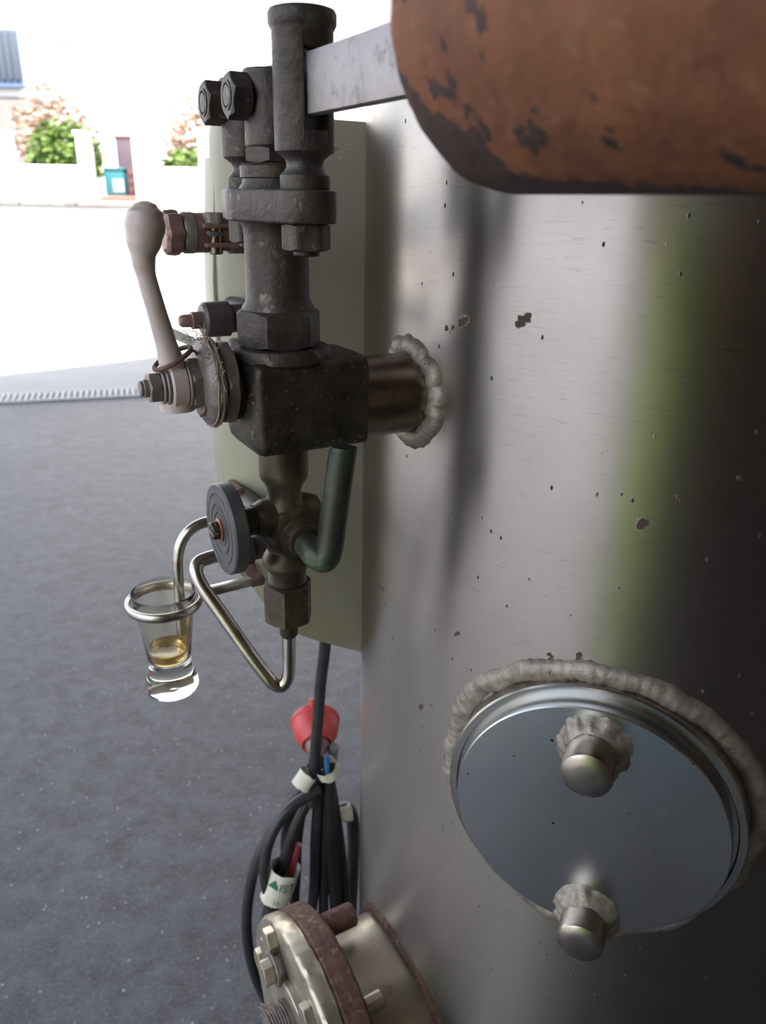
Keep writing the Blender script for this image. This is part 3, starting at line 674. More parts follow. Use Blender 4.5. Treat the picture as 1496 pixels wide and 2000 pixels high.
for k in range(24):
    q = 2*pi*k/24; pts.append((0.1520+0.0100*cos(q), 0.0098*sin(q), 0.0335-0.0052*cos(q)))
part('wire_loop', MB().tube(pts, 0.0013, 8, 3, closed=True), 'rust_dark', tc)
part('wire_twist', MB().tube([(0.1430, 0.002, 0.0378), (0.1400, 0.004, 0.0365), (0.1385, 0.003, 0.031), (0.139, 0.0145, 0.020), (0.1392, 0.0120, 0.006), (0.1405, 0.006, 0.0015)], 0.0008, 6, 6), 'rust_dark', tc)

# ------------------------------------------------------------------ drain cock below the block
dc = thing('drain_cock', (CU, 0, -0.0225), 'brass drain cock with black handwheel and L handle under the block', 'valve')
part('cock_body', MB().lathe([(0.0152, -0.0205), (0.0152, -0.0400), (0.0148, -0.0440), (0.0122, -0.0480), (0.0106, -0.0520), (0.0106, -0.0560), (0.0120, -0.0600), (0.0152, -0.0655), (0.0170, -0.0720), (0.0170, -0.0800), (0.0150, -0.0865), (0.0122, -0.0905), (0.0120, -0.0930), (0.0148, -0.0975), (0.0157, -0.1000), (0.0157, -0.1030), (0.0128, -0.1065), (0.0122, -0.1080)], cz, W, 64), 'brass', dc)
part('thread', MB().lathe([(0.0116+0.0009*(k % 2), -0.1075-k*0.0009) for k in range(12)], cz, W, 48), 'brass', dc)
part('union_nut', MB().hexa(0.0168, -0.1445, -0.1165, cz, W, 0.5), 'brass', dc)
part('stem_barrel', MB().lathe([(0.0125, 0.1000), (0.0105, 0.1050), (0.0090, 0.1100), (0.0086, 0.1270)], (0, 0, -0.0700), U, 40), 'brass', dc)
part('stem_arm', MB().lathe([(0.0100, 0.068), (0.0125, 0.075), (0.0125, 0.104), (0.0100, 0.110)], (0, 0, -0.0700), U, 40), 'brass', dc)
wh = part('handwheel', MB().lathe([(0.012, 0.1225), (0.0272, 0.1225), (0.0282, 0.1235), (0.0283, 0.1308), (0.0275, 0.1318), (0.0225, 0.1320), (0.0222, 0.1314), (0.0216, 0.1314), (0.0213, 0.1320), (0.0160, 0.1320), (0.0157, 0.1313), (0.0150, 0.1313), (0.0147, 0.1320), (0.0110, 0.1318), (0.0107, 0.1312), (0.0100, 0.1312), (0.0097, 0.1318), (0.004, 0.1318)], (0, 0, -0.0718), U, 72), 'wheel', dc, label='black disc handwheel with ring grooves')
part('copper_ring', MB().lathe([(0.0070, 0.1316), (0.0072, 0.1330), (0.0060, 0.1334), (0.003, 0.1334)], (0, 0, -0.0718), U, 32), 'copper', wh, dc)
sc = MB()
for sgn in (-1, 1):
    poly = [(sgn*0.0009, -0.0058), (sgn*0.0040, -0.0042), (sgn*0.0057, 0), (sgn*0.0040, 0.0042), (sgn*0.0009, 0.0058)]
    sc.prism(poly, U, 0.1330, 0.1380, (W, V), (0, 0, -0.0718), 0.0012)
sc.cyl(0.0057, 0.1325, 0.1360, (0, 0, -0.0718), U, 0.0008, 28)
part('slotted_screw', sc, 'brass', wh, dc)
part('plug_boss', MB().hexa(0.0178, 0.0, 0.0180, (CU-0.001, 0, -0.0770), (-0.05, 1, 0), 0.2), 'brass', dc)
part('plug_collar', MB().lathe([(0.0140, 0.017), (0.0132, 0.0195), (0.0108, 0.0205), (0.0100, 0.0250)], (CU-0.0015, 0, -0.0790), (-0.05, 1, 0), 40), 'brass', dc)
part('l_handle', MB().tube([(0.0875, 0.016, -0.0800), (0.0865, 0.026, -0.0812), (0.0848, 0.0345, -0.0845), (0.0812, 0.0390, -0.0860), (0.0782, 0.0400, -0.0800), (0.0755, 0.0402, -0.0620), (0.0722, 0.0404, -0.0400), (0.0690, 0.0406, -0.0185), (0.0689, 0.0406, -0.0178)], 0.0083, 28, 8,
     rad=[0.0080, 0.0080, 0.0082, 0.0084, 0.0084, 0.0083, 0.0082, 0.0082, 0.0074]), 'handle', dc, label='dark L-shaped handle with green patina')

# bent tube from the drain cock round to the rear nut
bt = thing('bent_drain_tube', (CU, 0, -0.20), 'thin bent steel tube looping from the drain cock up behind the handwheel', 'tube')
part('ferrule', MB().lathe([(0.0062, -0.1440), (0.0062, -0.1560), (0.0050, -0.1580)], cz, W, 32), 'brass', bt)
part('tube', MB().tube([(CU, 0, -0.1500), (CU+0.0003, 0, -0.1600), (0.0905, 0, -0.1800), (0.0918, 0, -0.1905), (0.0958, -0.001, -0.1965), (0.1010, -0.0035, -0.1945), (0.1050, -0.0065, -0.1880), (0.1150, -0.0170, -0.1690), (0.1270, -0.0320, -0.1440), (0.1335, -0.0410, -0.1310), (0.1360, -0.0470, -0.1220), (0.1335, -0.0515, -0.1165), (0.1270, -0.0525, -0.1145), (0.1150, -0.0530, -0.1140), (0.1000, -0.0530, -0.1140)], 0.0047, 20, 10), 'tube', bt)
rn = thing('rear_tube_fitting', (0.07, -0.13, -0.1150), 'dark hexagon tube fitting on the cream box just behind the handwheel', 'fitting')
part('hex_nut', MB().hexa(0.0118, 0.0945, 0.1100, (0, -0.0530, -0.1140), U, 0.3), 'blackfit', rn)
part('elbow_body', MB().tube([(0.0955, -0.0530, -0.1140), (0.080, -0.0535, -0.1140), (0.0700, -0.060, -0.1140), (0.0680, -0.075, -0.1140), (0.0640, -0.1580, -0.1140)], 0.0085, 20, 8), 'blackfit', rn)

# ------------------------------------------------------------------ cream box behind the valve
box = thing('cream_box', (0.02, -0.14, -0.2816), 'cream enamelled sheet metal box against the left side of the tank', 'box')
out = [(-0.0380, 0.1695), (0.0700, 0.1640), (0.0740, 0.1620), (0.0757, 0.1570), (0.0760, 0.1520), (0.0815, 0.0560), (0.0813, -0.0515), (0.0866, -0.0522), (0.0876, -0.0894), (0.0865, -0.1100), (0.0835, -0.1350), (0.0790, -0.1600), (0.0736, -0.1800), (0.0660, -0.2000), (0.0569, -0.2140), (0.0430, -0.2310), (0.0266, -0.2444), (0.0, -0.2610), (-0.0375, -0.2816)]
def drop(u_): return 10.5*max(0.0, u_-0.020)**2          # the sheet curls back towards its free edge
def left_edge(w_):
    pts_ = out[3:]
    for (a0, b0), (a1, b1) in zip(pts_, pts_[1:]):
        if b1 <= w_ <= b0 and b0 != b1: return a0+(a1-a0)*(b0-w_)/(b0-b1)
    return pts_[0][0] if w_ > pts_[0][1] else pts_[-1][0]
def on_sheet(u_, w_):
    """pull the free edge in so that the curled sheet keeps its outline"""
    return u_-0.33*drop(u_)
ws = sorted(set([0.1680, 0.1660, 0.1620, 0.1570, 0.1500]+[0.1500-k*0.012 for k in range(36)]+[-0.0510, -0.0530, -0.2810]), reverse=True)
ws = [q for q in ws if q >= -0.2811]
nc = 18; fsm = MB(); vs = []; fs = []
for layer, th in ((0, 0.0), (1, -0.0200)):
    for w_ in ws:
        ul = left_edge(w_)-(0.006*((w_-0.157)/0.011)**2 if w_ > 0.157 else 0)
        for c_ in range(nc):
            u_ = -0.0380+(ul+0.0380)*c_/(nc-1); v_ = -0.1300-drop(u_)
            vs.append((u_-0.33*drop(u_), v_+th, w_))
nr = len(ws)
def ix(l_, r_i, c_): return (l_*nr+r_i)*nc+c_
for r_i in range(nr-1):
    for c_ in range(nc-1):
        fs.append((ix(0, r_i, c_), ix(0, r_i+1, c_), ix(0, r_i+1, c_+1), ix(0, r_i, c_+1)))
        fs.append((ix(1, r_i, c_), ix(1, r_i, c_+1), ix(1, r_i+1, c_+1), ix(1, r_i+1, c_)))
    for c_ in (0, nc-1): fs.append((ix(0, r_i, c_), ix(0, r_i+1, c_), ix(1, r_i+1, c_), ix(1, r_i, c_)))
for c_ in range(nc-1):
    for r_i in (0, nr-1): fs.append((ix(0, r_i, c_), ix(0, r_i, c_+1), ix(1, r_i, c_+1), ix(1, r_i, c_)))
fsm.add(vs, fs); part('front_sheet', fsm, 'cream', box, angle=40)
part('back_edge', MB().prism([(0.0560, 0.1440), (0.0650, 0.1420), (0.0715, 0.0560), (0.0713, -0.0480), (0.0600, -0.0480), (0.0600, 0.0560)], V, -0.1740, -0.1960, (U, W), (0, 0, 0), 0.001), 'cream', box)
part('bottom_lip', MB().tube([(q[0]-0.001-0.33*drop(q[0]), -0.1315-drop(q[0]), q[1]+0.001) for q in out[8:]], 0.0016, 8, 2), 'cream', box)
sc_ = part('box_screw', MB().hexa(0.0055, -0.1680, -0.1440, (0.0690, 0, -0.1080), V, 0.2), 'redrust', box)
part('box_screw', MB().cyl(0.0035, -0.1500, -0.1385, (0.0510, 0, -0.195), V), 'redrust', box)

# upper gauge cock on the box
A_ = (0, -0.112, 0.0930)
uc = thing('gauge_cock', (0.08, -0.13, 0.0930), 'reddish gauge cock with lobed knob high on the cream box', 'valve')
part('lobed_knob', MB().lathe([(0.0105, 0.1105), (0.0130, 0.1120), (0.0135, 0.1150), (0.0130, 0.1205), (0.0105, 0.1225), (0.004, 0.1228)], A_, U, 72, wob=lambda q, h: 1+0.085*cos(q*7)), 'redrust', uc)
part('knob_collar', MB().lathe([(0.0118, 0.1020), (0.0130, 0.1035), (0.0130, 0.1090), (0.0118, 0.1108)], A_, U, 40), 'hub_steel', uc)
part('body', MB().lathe([(0.0135, 0.060), (0.0135, 0.0780), (0.0118, 0.0800), (0.0112, 0.0880), (0.0126, 0.0930), (0.0126, 0.1025)], A_, U, 40), 'redrust', uc)
part('clamp_ring', MB().tube([(0.0920+0.0105*cos(2*pi*k/20), -0.112+0.012*sin(2*pi*k/20), 0.0930+0.001*cos(2*pi*k/20)) for k in range(20)], 0.0021, 8, 3, closed=True), 'hub_steel', uc)
part('clamp_bolt', MB().hexa(0.0078, 0.0990, 0.1060, (0.0905, -0.103, 0), W, 0.2), 'hub_steel', uc)
part('clamp_plate', MB().box((0.0880, -0.104, 0.0978), (0.024, 0.020, 0.0028), bev=0.0008), 'redrust', uc)
part('clamp_plate', MB().box((0.0880, -0.104, 0.0860), (0.022, 0.018, 0.0028), bev=0.0008), 'redrust', uc)
part('clamp_shank', MB().cyl(0.0045, 0.0800, 0.0985, (0.0905, -0.103, 0), W), 'stub', uc)
part('mount', MB().cyl(0.0105, -0.1600, -0.1050, (0.0620, 0, 0.0930), V), 'redrust', uc)

# lower blind fitting on the box
B_ = (0, -0.105, 0.0375)
lf = thing('pointed_fitting', (0.08, -0.13, 0.0375), 'black stepped fitting with a pointed tip below the gauge cock', 'fitting')
part('body', MB().lathe([(0.0095, 0.060), (0.0095, 0.0830), (0.0118, 0.0845), (0.0118, 0.1010), (0.0100, 0.1030), (0.0065, 0.1032)], B_, U, 40), 'blackfit', lf)
part('tip', MB().lathe([(0.0058, 0.1025), (0.0058, 0.1100), (0.0044, 0.1105), (0.0042, 0.1165), (0.0028, 0.1185), (0.0008, 0.1188)], B_, U, 28), 'redrust', lf)
part('mount', MB().cyl(0.0085, -0.1600, -0.1000, (0.0620, 0, 0.0375), V), 'blackfit', lf)
wb = thing('white_handle_bar', (0.08, -0.13, 0.012), 'thin white handle bar sticking out behind the paddle lever', 'handle')
part('bar', MB().box((0.1135, -0.098, 0.0250), (0.040, 0.005, 0.0062), (Vector((0.86, 0.0, 0.44)).normalized(), V, Vector((-0.44, 0, 0.86)).normalized()), 0.0015), 'white_bar', wb)
part('spindle', MB().tube([(0.0985, -0.098, 0.0172), (0.090, -0.100, 0.012), (0.078, -0.115, 0.0100), (0.062, -0.1600, 0.0100)], 0.005, 14, 6), 'blackfit', wb)

# ------------------------------------------------------------------ sampling tube, ring holder and glass
GU, GV = 0.1435, -0.12
st = thing('sampling_tube', (0.07, -0.13, -0.1180), 'thin bent tube dipping into the sample glass', 'tube')
part('socket', MB().lathe([(0.0068, 0.062), (0.0068, 0.0960), (0.0056, 0.0975)], (0, -0.1215, -0.1168), U, 28), 'blackfit', st)
part('tube', MB().tube([(0.0930, -0.1215, -0.1168), (0.1020, -0.1215, -0.1170), (0.1115, -0.1213, -0.1182), (0.1200, -0.1210, -0.1225), (0.1265, -0.1207, -0.1310), (0.1298, -0.1203, -0.1420), (0.1308, -0.1202, -0.1550), (0.1316, -0.1200, -0.1850), (0.1320, -0.1200, -0.2080)], 0.0041, 18, 8), 'tube', st)
part('mount', MB().cyl(0.0075, -0.1620, -0.1180, (0.0650, 0, -0.1168), V), 'blackfit', st)
gh = thing('glass_holder', (0.075, -0.13, -0.1755), 'steel ring holder on a square arm beside the cream box', 'holder')
RW = -0.1760
part('ring', MB().tube([(GU+0.0272*cos(2*pi*k/40), GV+0.0272*sin(2*pi*k/40), RW) for k in range(40)], 0.0030, 14, 3, closed=True, sq=(0.85, 1.25)), 'tube', gh)
part('arm', MB().box((0.0950, GV-0.0015, RW-0.0006), (0.0470, 0.0070, 0.0070), (Vector((1, 0.03, 0)).normalized(), V, W), 0.001), 'tube', gh)
part('arm_foot', MB().box((0.0670, GV-0.0180, RW-0.0006), (0.0120, 0.0420, 0.0070), bev=0.001), 'rust_dark', gh)
gl = thing('sample_glass', (GU, GV, -0.2560), 'small waisted shot glass with amber residue hanging in the steel ring', 'glass')
gc = (GU, GV, 0)
GB = -0.2560
prof = [(0.001, GB+0.0012), (0.0180, GB), (0.0205, GB+0.0016), (0.0212, GB+0.0050), (0.0204, GB+0.0105), (0.0180, GB+0.0165), (0.0167, GB+0.0215), (0.0168, GB+0.0290), (0.0183, GB+0.0430), (0.0208, GB+0.0620), (0.0234, GB+0.0800), (0.0246, GB+0.0880), (0.0244, GB+0.0892), (0.0236, GB+0.0892), (0.0232, GB+0.0880), (0.0220, GB+0.0800), (0.0194, GB+0.0620), (0.0168, GB+0.0430), (0.0152, GB+0.0320), (0.0146, GB+0.0285), (0.0100, GB+0.0262), (0.001, GB+0.0255)]
part('glass_body', MB().lathe(prof, gc, W, 72), 'glass', gl, angle=60)
part('amber_residue', MB().lathe([(0.001, GB+0.0259), (0.0100, GB+0.0266), (0.0144, GB+0.0288), (0.0150, GB+0.0320), (0.0161, GB+0.0400), (0.0155, GB+0.0398), (0.0135, GB+0.0390), (0.001, GB+0.0386)], gc, W, 56), 'residue', gl, label='amber liquid residue')
sm = MB(); vs = []; fs = []   # dried amber film clinging to one side of the wall
for i in range(15):
    f = i/14
    for j in range(9):
        h = 0.0395+0.026*(j/8)*(0.35+0.65*sin(pi*f)); q = radians(105)+f*radians(120)
        rin = 0.0168+(0.0194-0.0168)*(h-0.043)/0.019-0.0002
        for dr in (0.0, -0.0006*sin(pi*f)-0.0001):
            vs.append((GU+(rin+dr)*cos(q), GV+(rin+dr)*sin(q), GB+h))
def vi(i, j, k): return (i*9+j)*2+k
for i in range(14):
    for j in range(8):
        fs.append((vi(i, j, 0), vi(i+1, j, 0), vi(i+1, j+1, 0), vi(i, j+1, 0))); fs.append((vi(i, j, 1), vi(i, j+1, 1), vi(i+1, j+1, 1), vi(i+1, j, 1)))
    for j in (0, 8): fs.append((vi(i, j, 0), vi(i, j, 1), vi(i+1, j, 1), vi(i+1, j, 0)))
for j in range(8):
    for i in (0, 14): fs.append((vi(i, j, 0), vi(i, j+1, 0), vi(i, j+1, 1), vi(i, j, 1)))
sm.add(vs, fs); part('residue_film', sm, 'residue', gl, label='amber film on the glass wall')

# ------------------------------------------------------------------ coiled power cable and red plug
pc = thing('power_cable', (0.0, -0.16, -0.80), 'coiled black rubber cable hanging from the cream box, tied with tape', 'cable')
part('down_lead', MB().tube([(-0.0065, -0.1450, -0.2600), (-0.0070, -0.1500, -0.2850), (-0.0055, -0.156, -0.3217), (-0.0030, -0.158, -0.3631), (-0.0005, -0.160, -0.3999), (0.0026, -0.160, -0.4375), (0.0060, -0.158, -0.4700)], 0.0056, 16, 6), 'rubber', pc)
strands = [
 [(-0.0018, -0.4494), (0.0329, -0.4611), (0.0535, -0.4854), (0.0622, -0.519), (0.0600, -0.5633), (0.0500, -0.6152), (0.0397, -0.6747)],
 [(0.0011, -0.4480), (0.0309, -0.4857), (0.058, -0.5281), (0.0717, -0.5786), (0.0767, -0.6361), (0.0714, -0.7034), (0.0559, -0.7700)],
 [(-0.003, -0.4465), (0.0223, -0.4897), (0.0381, -0.5312), (0.0510, -0.5678), (0.0613, -0.6069), (0.0556, -0.6891)],
 [(-0.0050, -0.4400), (0.0112, -0.5159), (0.0157, -0.5868), (0.0191, -0.6549), (0.0200, -0.72)],
 [(-0.0094, -0.4426), (-0.0019, -0.5222), (0.0017, -0.5944), (0.0091, -0.6608), (0.012, -0.73)],
 [(-0.0137, -0.4343), (-0.0143, -0.4996), (-0.0174, -0.574), (-0.0245, -0.6808), (-0.026, -0.74)],
 [(-0.0196, -0.4367), (-0.0302, -0.5212), (-0.0378, -0.600), (-0.0440, -0.6936), (-0.043, -0.75)],
 [(-0.0166, -0.4422), (-0.0128, -0.5274), (-0.0094, -0.6158), (-0.0112, -0.6894), (-0.012, -0.745)],
 [(0.0041, -0.4500), (0.0257, -0.5089), (0.0302, -0.5642), (0.0407, -0.611), (0.0514, -0.6594), (0.058, -0.70)],
 [(-0.0196, -0.4300), (-0.0225, -0.50), (-0.0290, -0.59), (-0.0340, -0.68), (-0.034, -0.76)]]
for i, s_ in enumerate(strands):
    v0 = -0.160-0.006*((i*3) % 5)+0.004
    pts = [(u_, v0-0.002*j*(1 if i % 2 else -0.5), w_) for j, (u_, w_) in enumerate(s_)]
    e = pts[-1]; pts += [(0.75*e[0]+0.004, e[1]-0.008, -0.790-0.004*i)]
    part('cable_loop', MB().tube(pts, 0.0058, 14, 8), 'rubber', pc)
part('loop_end', MB().tube([(0.062, -0.168, -0.782), (0.04, -0.17, -0.812), (0.0, -0.17, -0.825), (-0.03, -0.168, -0.80)], 0.012, 14, 6), 'rubber', pc)
part('blue_wire', MB().tube([(0.0520, -0.150, -0.565), (0.0575, -0.150, -0.605), (0.0590, -0.152, -0.650), (0.050, -0.155, -0.70)], 0.0016, 8, 6), 'bluewire', pc)
part('blue_wire', MB().tube([(-0.0075, -0.150, -0.405), (-0.0080, -0.149, -0.418), (-0.0085, -0.149, -0.430)], 0.0028, 8, 5), 'bluewire', pc)
part('red_wire', MB().tube([(0.022, -0.158, -0.515), (0.031, -0.156, -0.545), (0.036, -0.156, -0.575)], 0.0042, 10, 6), 'redwire', pc)
def tape(c, ax_, r0, r1, h, seed):
    x, y, d_ = frame_of(ax_); mb = MB(); vs = []; fs = []; n = 28
    for j in range(5):
        for k in range(n):
            q = 2*pi*k/n; c_ = Vector(c)+d_*(h*(j/4-0.5)+0.0012*noise.noise(Vector((cos(q)*2, sin(q)*2, seed))))
            vs.append(c_+x*cos(q)*r0+y*sin(q)*r1)
    for j in range(4):
        for k in range(n): fs.append((j*n+k, j*n+(k+1) % n, (j+1)*n+(k+1) % n, (j+1)*n+k))
    mb.add(vs, fs).jitter(0.0009, 130, seed); return mb
tA = part('tape_wrap', tape((0.0470, -0.1500, -0.5480), (-0.32, 0.05, 1), 0.0150, 0.0165, 0.040, 1), 'tape', pc, label='cream tape band with green lettering')
tB = part('tape_wrap', tape((-0.0105, -0.1550, -0.4270), (0.42, 0.0, 1), 0.0135, 0.0120, 0.0125, 2), 'tape', pc)
tC = part('tape_wrap', tape((0.0125, -0.1600, -0.4350), (-0.75, 0.0, 1), 0.0105, 0.0095, 0.0165, 3), 'tape', pc)
part('grey_lead', MB().tube([(-0.026, -0.170, -0.415), (-0.0245, -0.172, -0.435), (-0.0200, -0.170, -0.455)], 0.0055, 12, 5), 'greycable', pc)
part('side_loop', MB().tube([(-0.036, -0.180, -0.515), (-0.046, -0.182, -0.517), (-0.054, -0.185, -0.530), (-0.060, -0.190, -0.56), (-0.065, -0.20, -0.62), (-0.055, -0.19, -0.74)], 0.0075, 14, 6), 'rubber', pc)
part('tape_wrap', tape((-0.0415, -0.178, -0.518), (1, -0.1, 0.1), 0.011, 0.009, 0.014, 5), 'tape', pc)
# printed lettering on the big tape band
def lettering(txt, size, mat, parent, root, c, right, upv, name):
    cu = bpy.data.curves.new(name, 'FONT'); cu.body = txt; cu.size = size; cu.align_x = 'CENTER'; cu.align_y = 'CENTER'; cu.extrude = 0.0001; cu.resolution_u = 2
    t_ = bpy.data.objects.new(name, cu); COL.objects.link(t_)
    dg = bpy.context.evaluated_depsgraph_get(); me = bpy.data.meshes.new_from_object(t_.evaluated_get(dg))
    bpy.data.objects.remove(t_, do_unlink=True)
    r_ = Vector(right).normalized(); u_ = Vector(upv).normalized(); n_ = r_.cross(u_)
    b_ = Vector(root['_b'])
    for q in me.vertices:
        x_, y_, z_ = q.co
        # wrap round the band (radius ~16 mm)
        R_ = 0.0172; a_ = x_/R_
        q.co = Vector(c)+r_*(R_*sin(a_))+u_*y_+n_*(R_*cos(a_)+z_)-b_
    me.materials.clear(); me.materials.append(MT[mat]); me.name = name
    o_ = bpy.data.objects.new(name, me); COL.objects.link(o_); o_.parent = parent; return o_
au = Vector((-0.32, 0.05, 1)).normalized()
camdir = Vector((0.45, 0.88, 0)); rgt = Vector((-0.88, 0.45, 0)) 
rgt = (rgt-au*rgt.dot(au)).normalized()
lettering('\u25B2IST', 0.0135, 'green_ink', tA, pc, Vector((0.0470, -0.1500, -0.5480))+au*0.0070, rgt, au, 'lettering')
lettering('10', 0.0085, 'grey_ink', tA, pc, Vector((0.0470, -0.1500, -0.5480))-au*0.0130, rgt, au, 'lettering')
# red plug behind the lead
rp = thing('red_plug', (-0.020, -0.200, -0.440), 'round red plastic plug hanging behind the black cable', 'plug')
ra = Vector((0.30, 0.75, -0.20)).normalized(); rc = Vector((-0.0205, -0.203, -0.4120))
part('housing', MB().lathe([(0.0245, -0.012), (0.0262, -0.0110), (0.0268, -0.0085), (0.0262, -0.0060), (0.0250, -0.0050), (0.0245, 0.0020), (0.0225, 0.0100), (0.0185, 0.0165), (0.0165, 0.0195), (0.0168, 0.0215), (0.0150, 0.0222), (0.0140, 0.0210), (0.0135, 0.0120), (0.002, 0.0120)], rc, ra, 56), 'red_rubber', rp)
part('hinge_lug', MB().box(rc+Vector((0, -0.004, 0.0285)), (0.008, 0.008, 0.012), bev=0.0015), 'red_rubber', rp)
part('cable_gland', MB().lathe([(0.0135, 0.0100), (0.0130, 0.0240), (0.0095, 0.0330), (0.0085, 0.0420)], rc, ra, 36), 'redrust', rp)
part('plug_cord', MB().tube([rc+ra*0.030, rc+ra*0.045, rc+ra*0.055+Vector((0, -0.008, -0.010)), Vector((-0.018, -0.172, -0.500))], 0.0056, 12, 6), 'rubber', rp)

# ------------------------------------------------------------------ across the yard: garden wall, hedges, house
YW = 15.0
def bxp(px, dep=13.9): return (px-748)*dep/1500.0
BZ = 1.09
for i, (a, b_, lab) in enumerate([(-120, -2, 'low white garden wall left of the leftmost post'), (26, 154, 'low white garden wall in front of the bigger green hedge'), (285, 384, 'low white garden wall below the smaller green bush'), (404, 640, 'low white garden wall mostly hidden behind the cream box')]):
    x0, x1 = bxp(a), bxp(b_)
    t_ = thing('garden_wall', ((x0+x1)/2, YW, BZ), lab, 'wall', world=True)
    part('wall_base', MB().box(((x0+x1)/2, YW, BZ+0.27), (x1-x0, 0.2, 0.56), bev=0.01), 'wall_white', t_)
    part('coping', MB().box(((x0+x1)/2, YW, BZ+0.575), (x1-x0, 0.26, 0.06), bev=0.01), 'wall_white', t_)
for i, (px, wd, lab) in enumerate([(12, 0.24, 'white gate post at the left edge of the picture'), (165, 0.19, 'white post left of the gateway with the teal bin'), (272, 0.22, 'white post right of the gateway with the teal bin'), (394, 0.16, 'white post half hidden behind the valve')]):
    t_ = thing('gate_post', (bxp(px), YW, BZ), lab, 'post', 'posts along the garden wall', world=True)
    part('shaft', MB().box((bxp(px), YW-0.02, BZ+0.55), (wd, 0.28, 1.12), bev=0.01), 'wall_white', t_)
    part('cap', MB().box((bxp(px), YW-0.02, BZ+1.13), (wd+0.06, 0.34, 0.06), bev=0.01), 'wall_white', t_)
def shrub(name, c, size, n, mat, label, leaf=0.10, group=None):
    t_ = thing(name, (c[0], c[1], BZ), label, 'shrub', group, world=True)
    mb = MB()
    for i in range(n):
        while True:
            q = Vector((random.uniform(-1, 1), random.uniform(-1, 1), random.uniform(-1, 1)))
            if 0.45 < q.length < 1: break
        bump_ = 1+0.18*noise.noise(q*2.5+Vector((c[0], 0, 0)))
        p = Vector((c[0]+q.x*size[0]*bump_, c[1]+q.y*size[1], c[2]+q.z*size[2]*bump_))
        a = Vector((random.gauss(0, 1), random.gauss(0, 1), random.gauss(0, 1))).normalized(); x, y, d_ = frame_of(a); s_ = leaf*random.uniform(0.6, 1.3)
        mb.add([p-x*s_, p+y*s_*0.45+d_*s_*0.12, p+x*s_, p-y*s_*0.45+d_*s_*0.12], [(0, 1, 2), (0, 2, 3)])
    me = mb.mesh('foliage', Vector(t_['_b']), 180); me.materials.append(MT[mat]); o_ = bpy.data.objects.new('foliage', me); COL.objects.link(o_); o_.parent = t_; o_['kind'] = 'stuff'
    stem = MB()
    for k in range(5):
        f = (k/4-0.5)*1.2
        stem.tube([(c[0]+size[0]*f*0.6, c[1], BZ-0.02), (c[0]+size[0]*f*0.8, c[1], (BZ+c[2])/2), (c[0]+size[0]*f, c[1], c[2]+size[2]*0.4)], 0.025, 6, 3)
    part('stems', stem, 'stemwood', t_)
    return t_
shrub('hedge_shrub', (bxp(80), YW+1.1, BZ+0.72), (0.70, 0.5, 0.72), 2600, 'leaf', 'bright green hedge bush behind the wall at far left', 0.075)
shrub('hedge_shrub', (bxp(338), YW+1.0, BZ+0.55), (0.62, 0.4, 0.42), 1400, 'leaf', 'smaller green bush above the wall right of the gateway', 0.07)
shrub('dry_shrub', (bxp(5), YW+2.6, BZ+1.15), (0.95, 0.5, 1.05), 1800, 'leaf_dry', 'pale pinkish dry bush behind the green hedge at far left', 0.08)
shrub('dry_shrub', (bxp(375, 16), YW+2.4, BZ+1.0), (0.75, 0.5, 0.95), 1600, 'leaf_dry', 'pale pinkish dry bush behind the smaller green bush', 0.08)
# things in the gateway
bn = thing('teal_bin', (bxp(203), YW+0.5, BZ+0.12), 'teal plastic bin with a pale sticker standing in the gateway', 'bin', world=True)
part('bin_body', MB().box((bxp(203), YW+0.5, BZ+0.34), (0.38, 0.36, 0.44), bev=0.03), 'teal', bn)
part('lid', MB().box((bxp(203), YW+0.5, BZ+0.58), (0.40, 0.40, 0.05), bev=0.02), 'teal', bn)
part('sticker', MB().box((bxp(211), YW+0.312, BZ+0.30), (0.20, 0.012, 0.22)), 'pale_label', bn)
cr = thing('maroon_crate', (bxp(244), YW+0.5, BZ+0.12), 'maroon plastic crate beside the teal bin', 'crate', world=True)
part('crate_body', MB().box((bxp(244), YW+0.5, BZ+0.36), (0.26, 0.36, 0.48), bev=0.02), 'maroon', cr)
for k in range(3): part('crate_slat', MB().box((bxp(244), YW+0.312, BZ+0.22+0.14*k), (0.22, 0.014, 0.07), bev=0.005), 'maroon', cr)
pb = thing('plum_board', (bxp(207), YW+1.3, BZ), 'plum coloured board standing behind the teal bin', 'board', world=True)
part('board_face', MB().box((bxp(207), YW+1.3, BZ+0.62), (0.52, 0.08, 1.16), bev=0.02), 'plum', pb)
part('board_frame', MB().box((bxp(207), YW+1.3, BZ+1.16), (0.56, 0.10, 0.06), bev=0.01), 'maroon', pb)
sp_ = thing('red_step', (bxp(217), YW+0.35, BZ), 'reddish step in the gateway', 'step', world=True)
part('tread', MB().box((bxp(217), YW+0.35, BZ+0.09), (0.74, 0.60, 0.06), bev=0.01), 'step', sp_)
part('riser', MB().box((bxp(217), YW+0.40, BZ+0.03), (0.72, 0.50, 0.08)), 'step', sp_)
kb = thing('kerb', (-4, YW-0.4, BZ-0.06), 'worn kerb along the foot of the garden wall', 'kerb', world=True)
ks = None
for i in range(11):
    x = -9.0+i*1.0
    part('kerb_stone', MB().box((x, YW-0.42, BZ-0.005), (0.97, 0.16, 0.10), bev=0.015), 'kerb', kb)
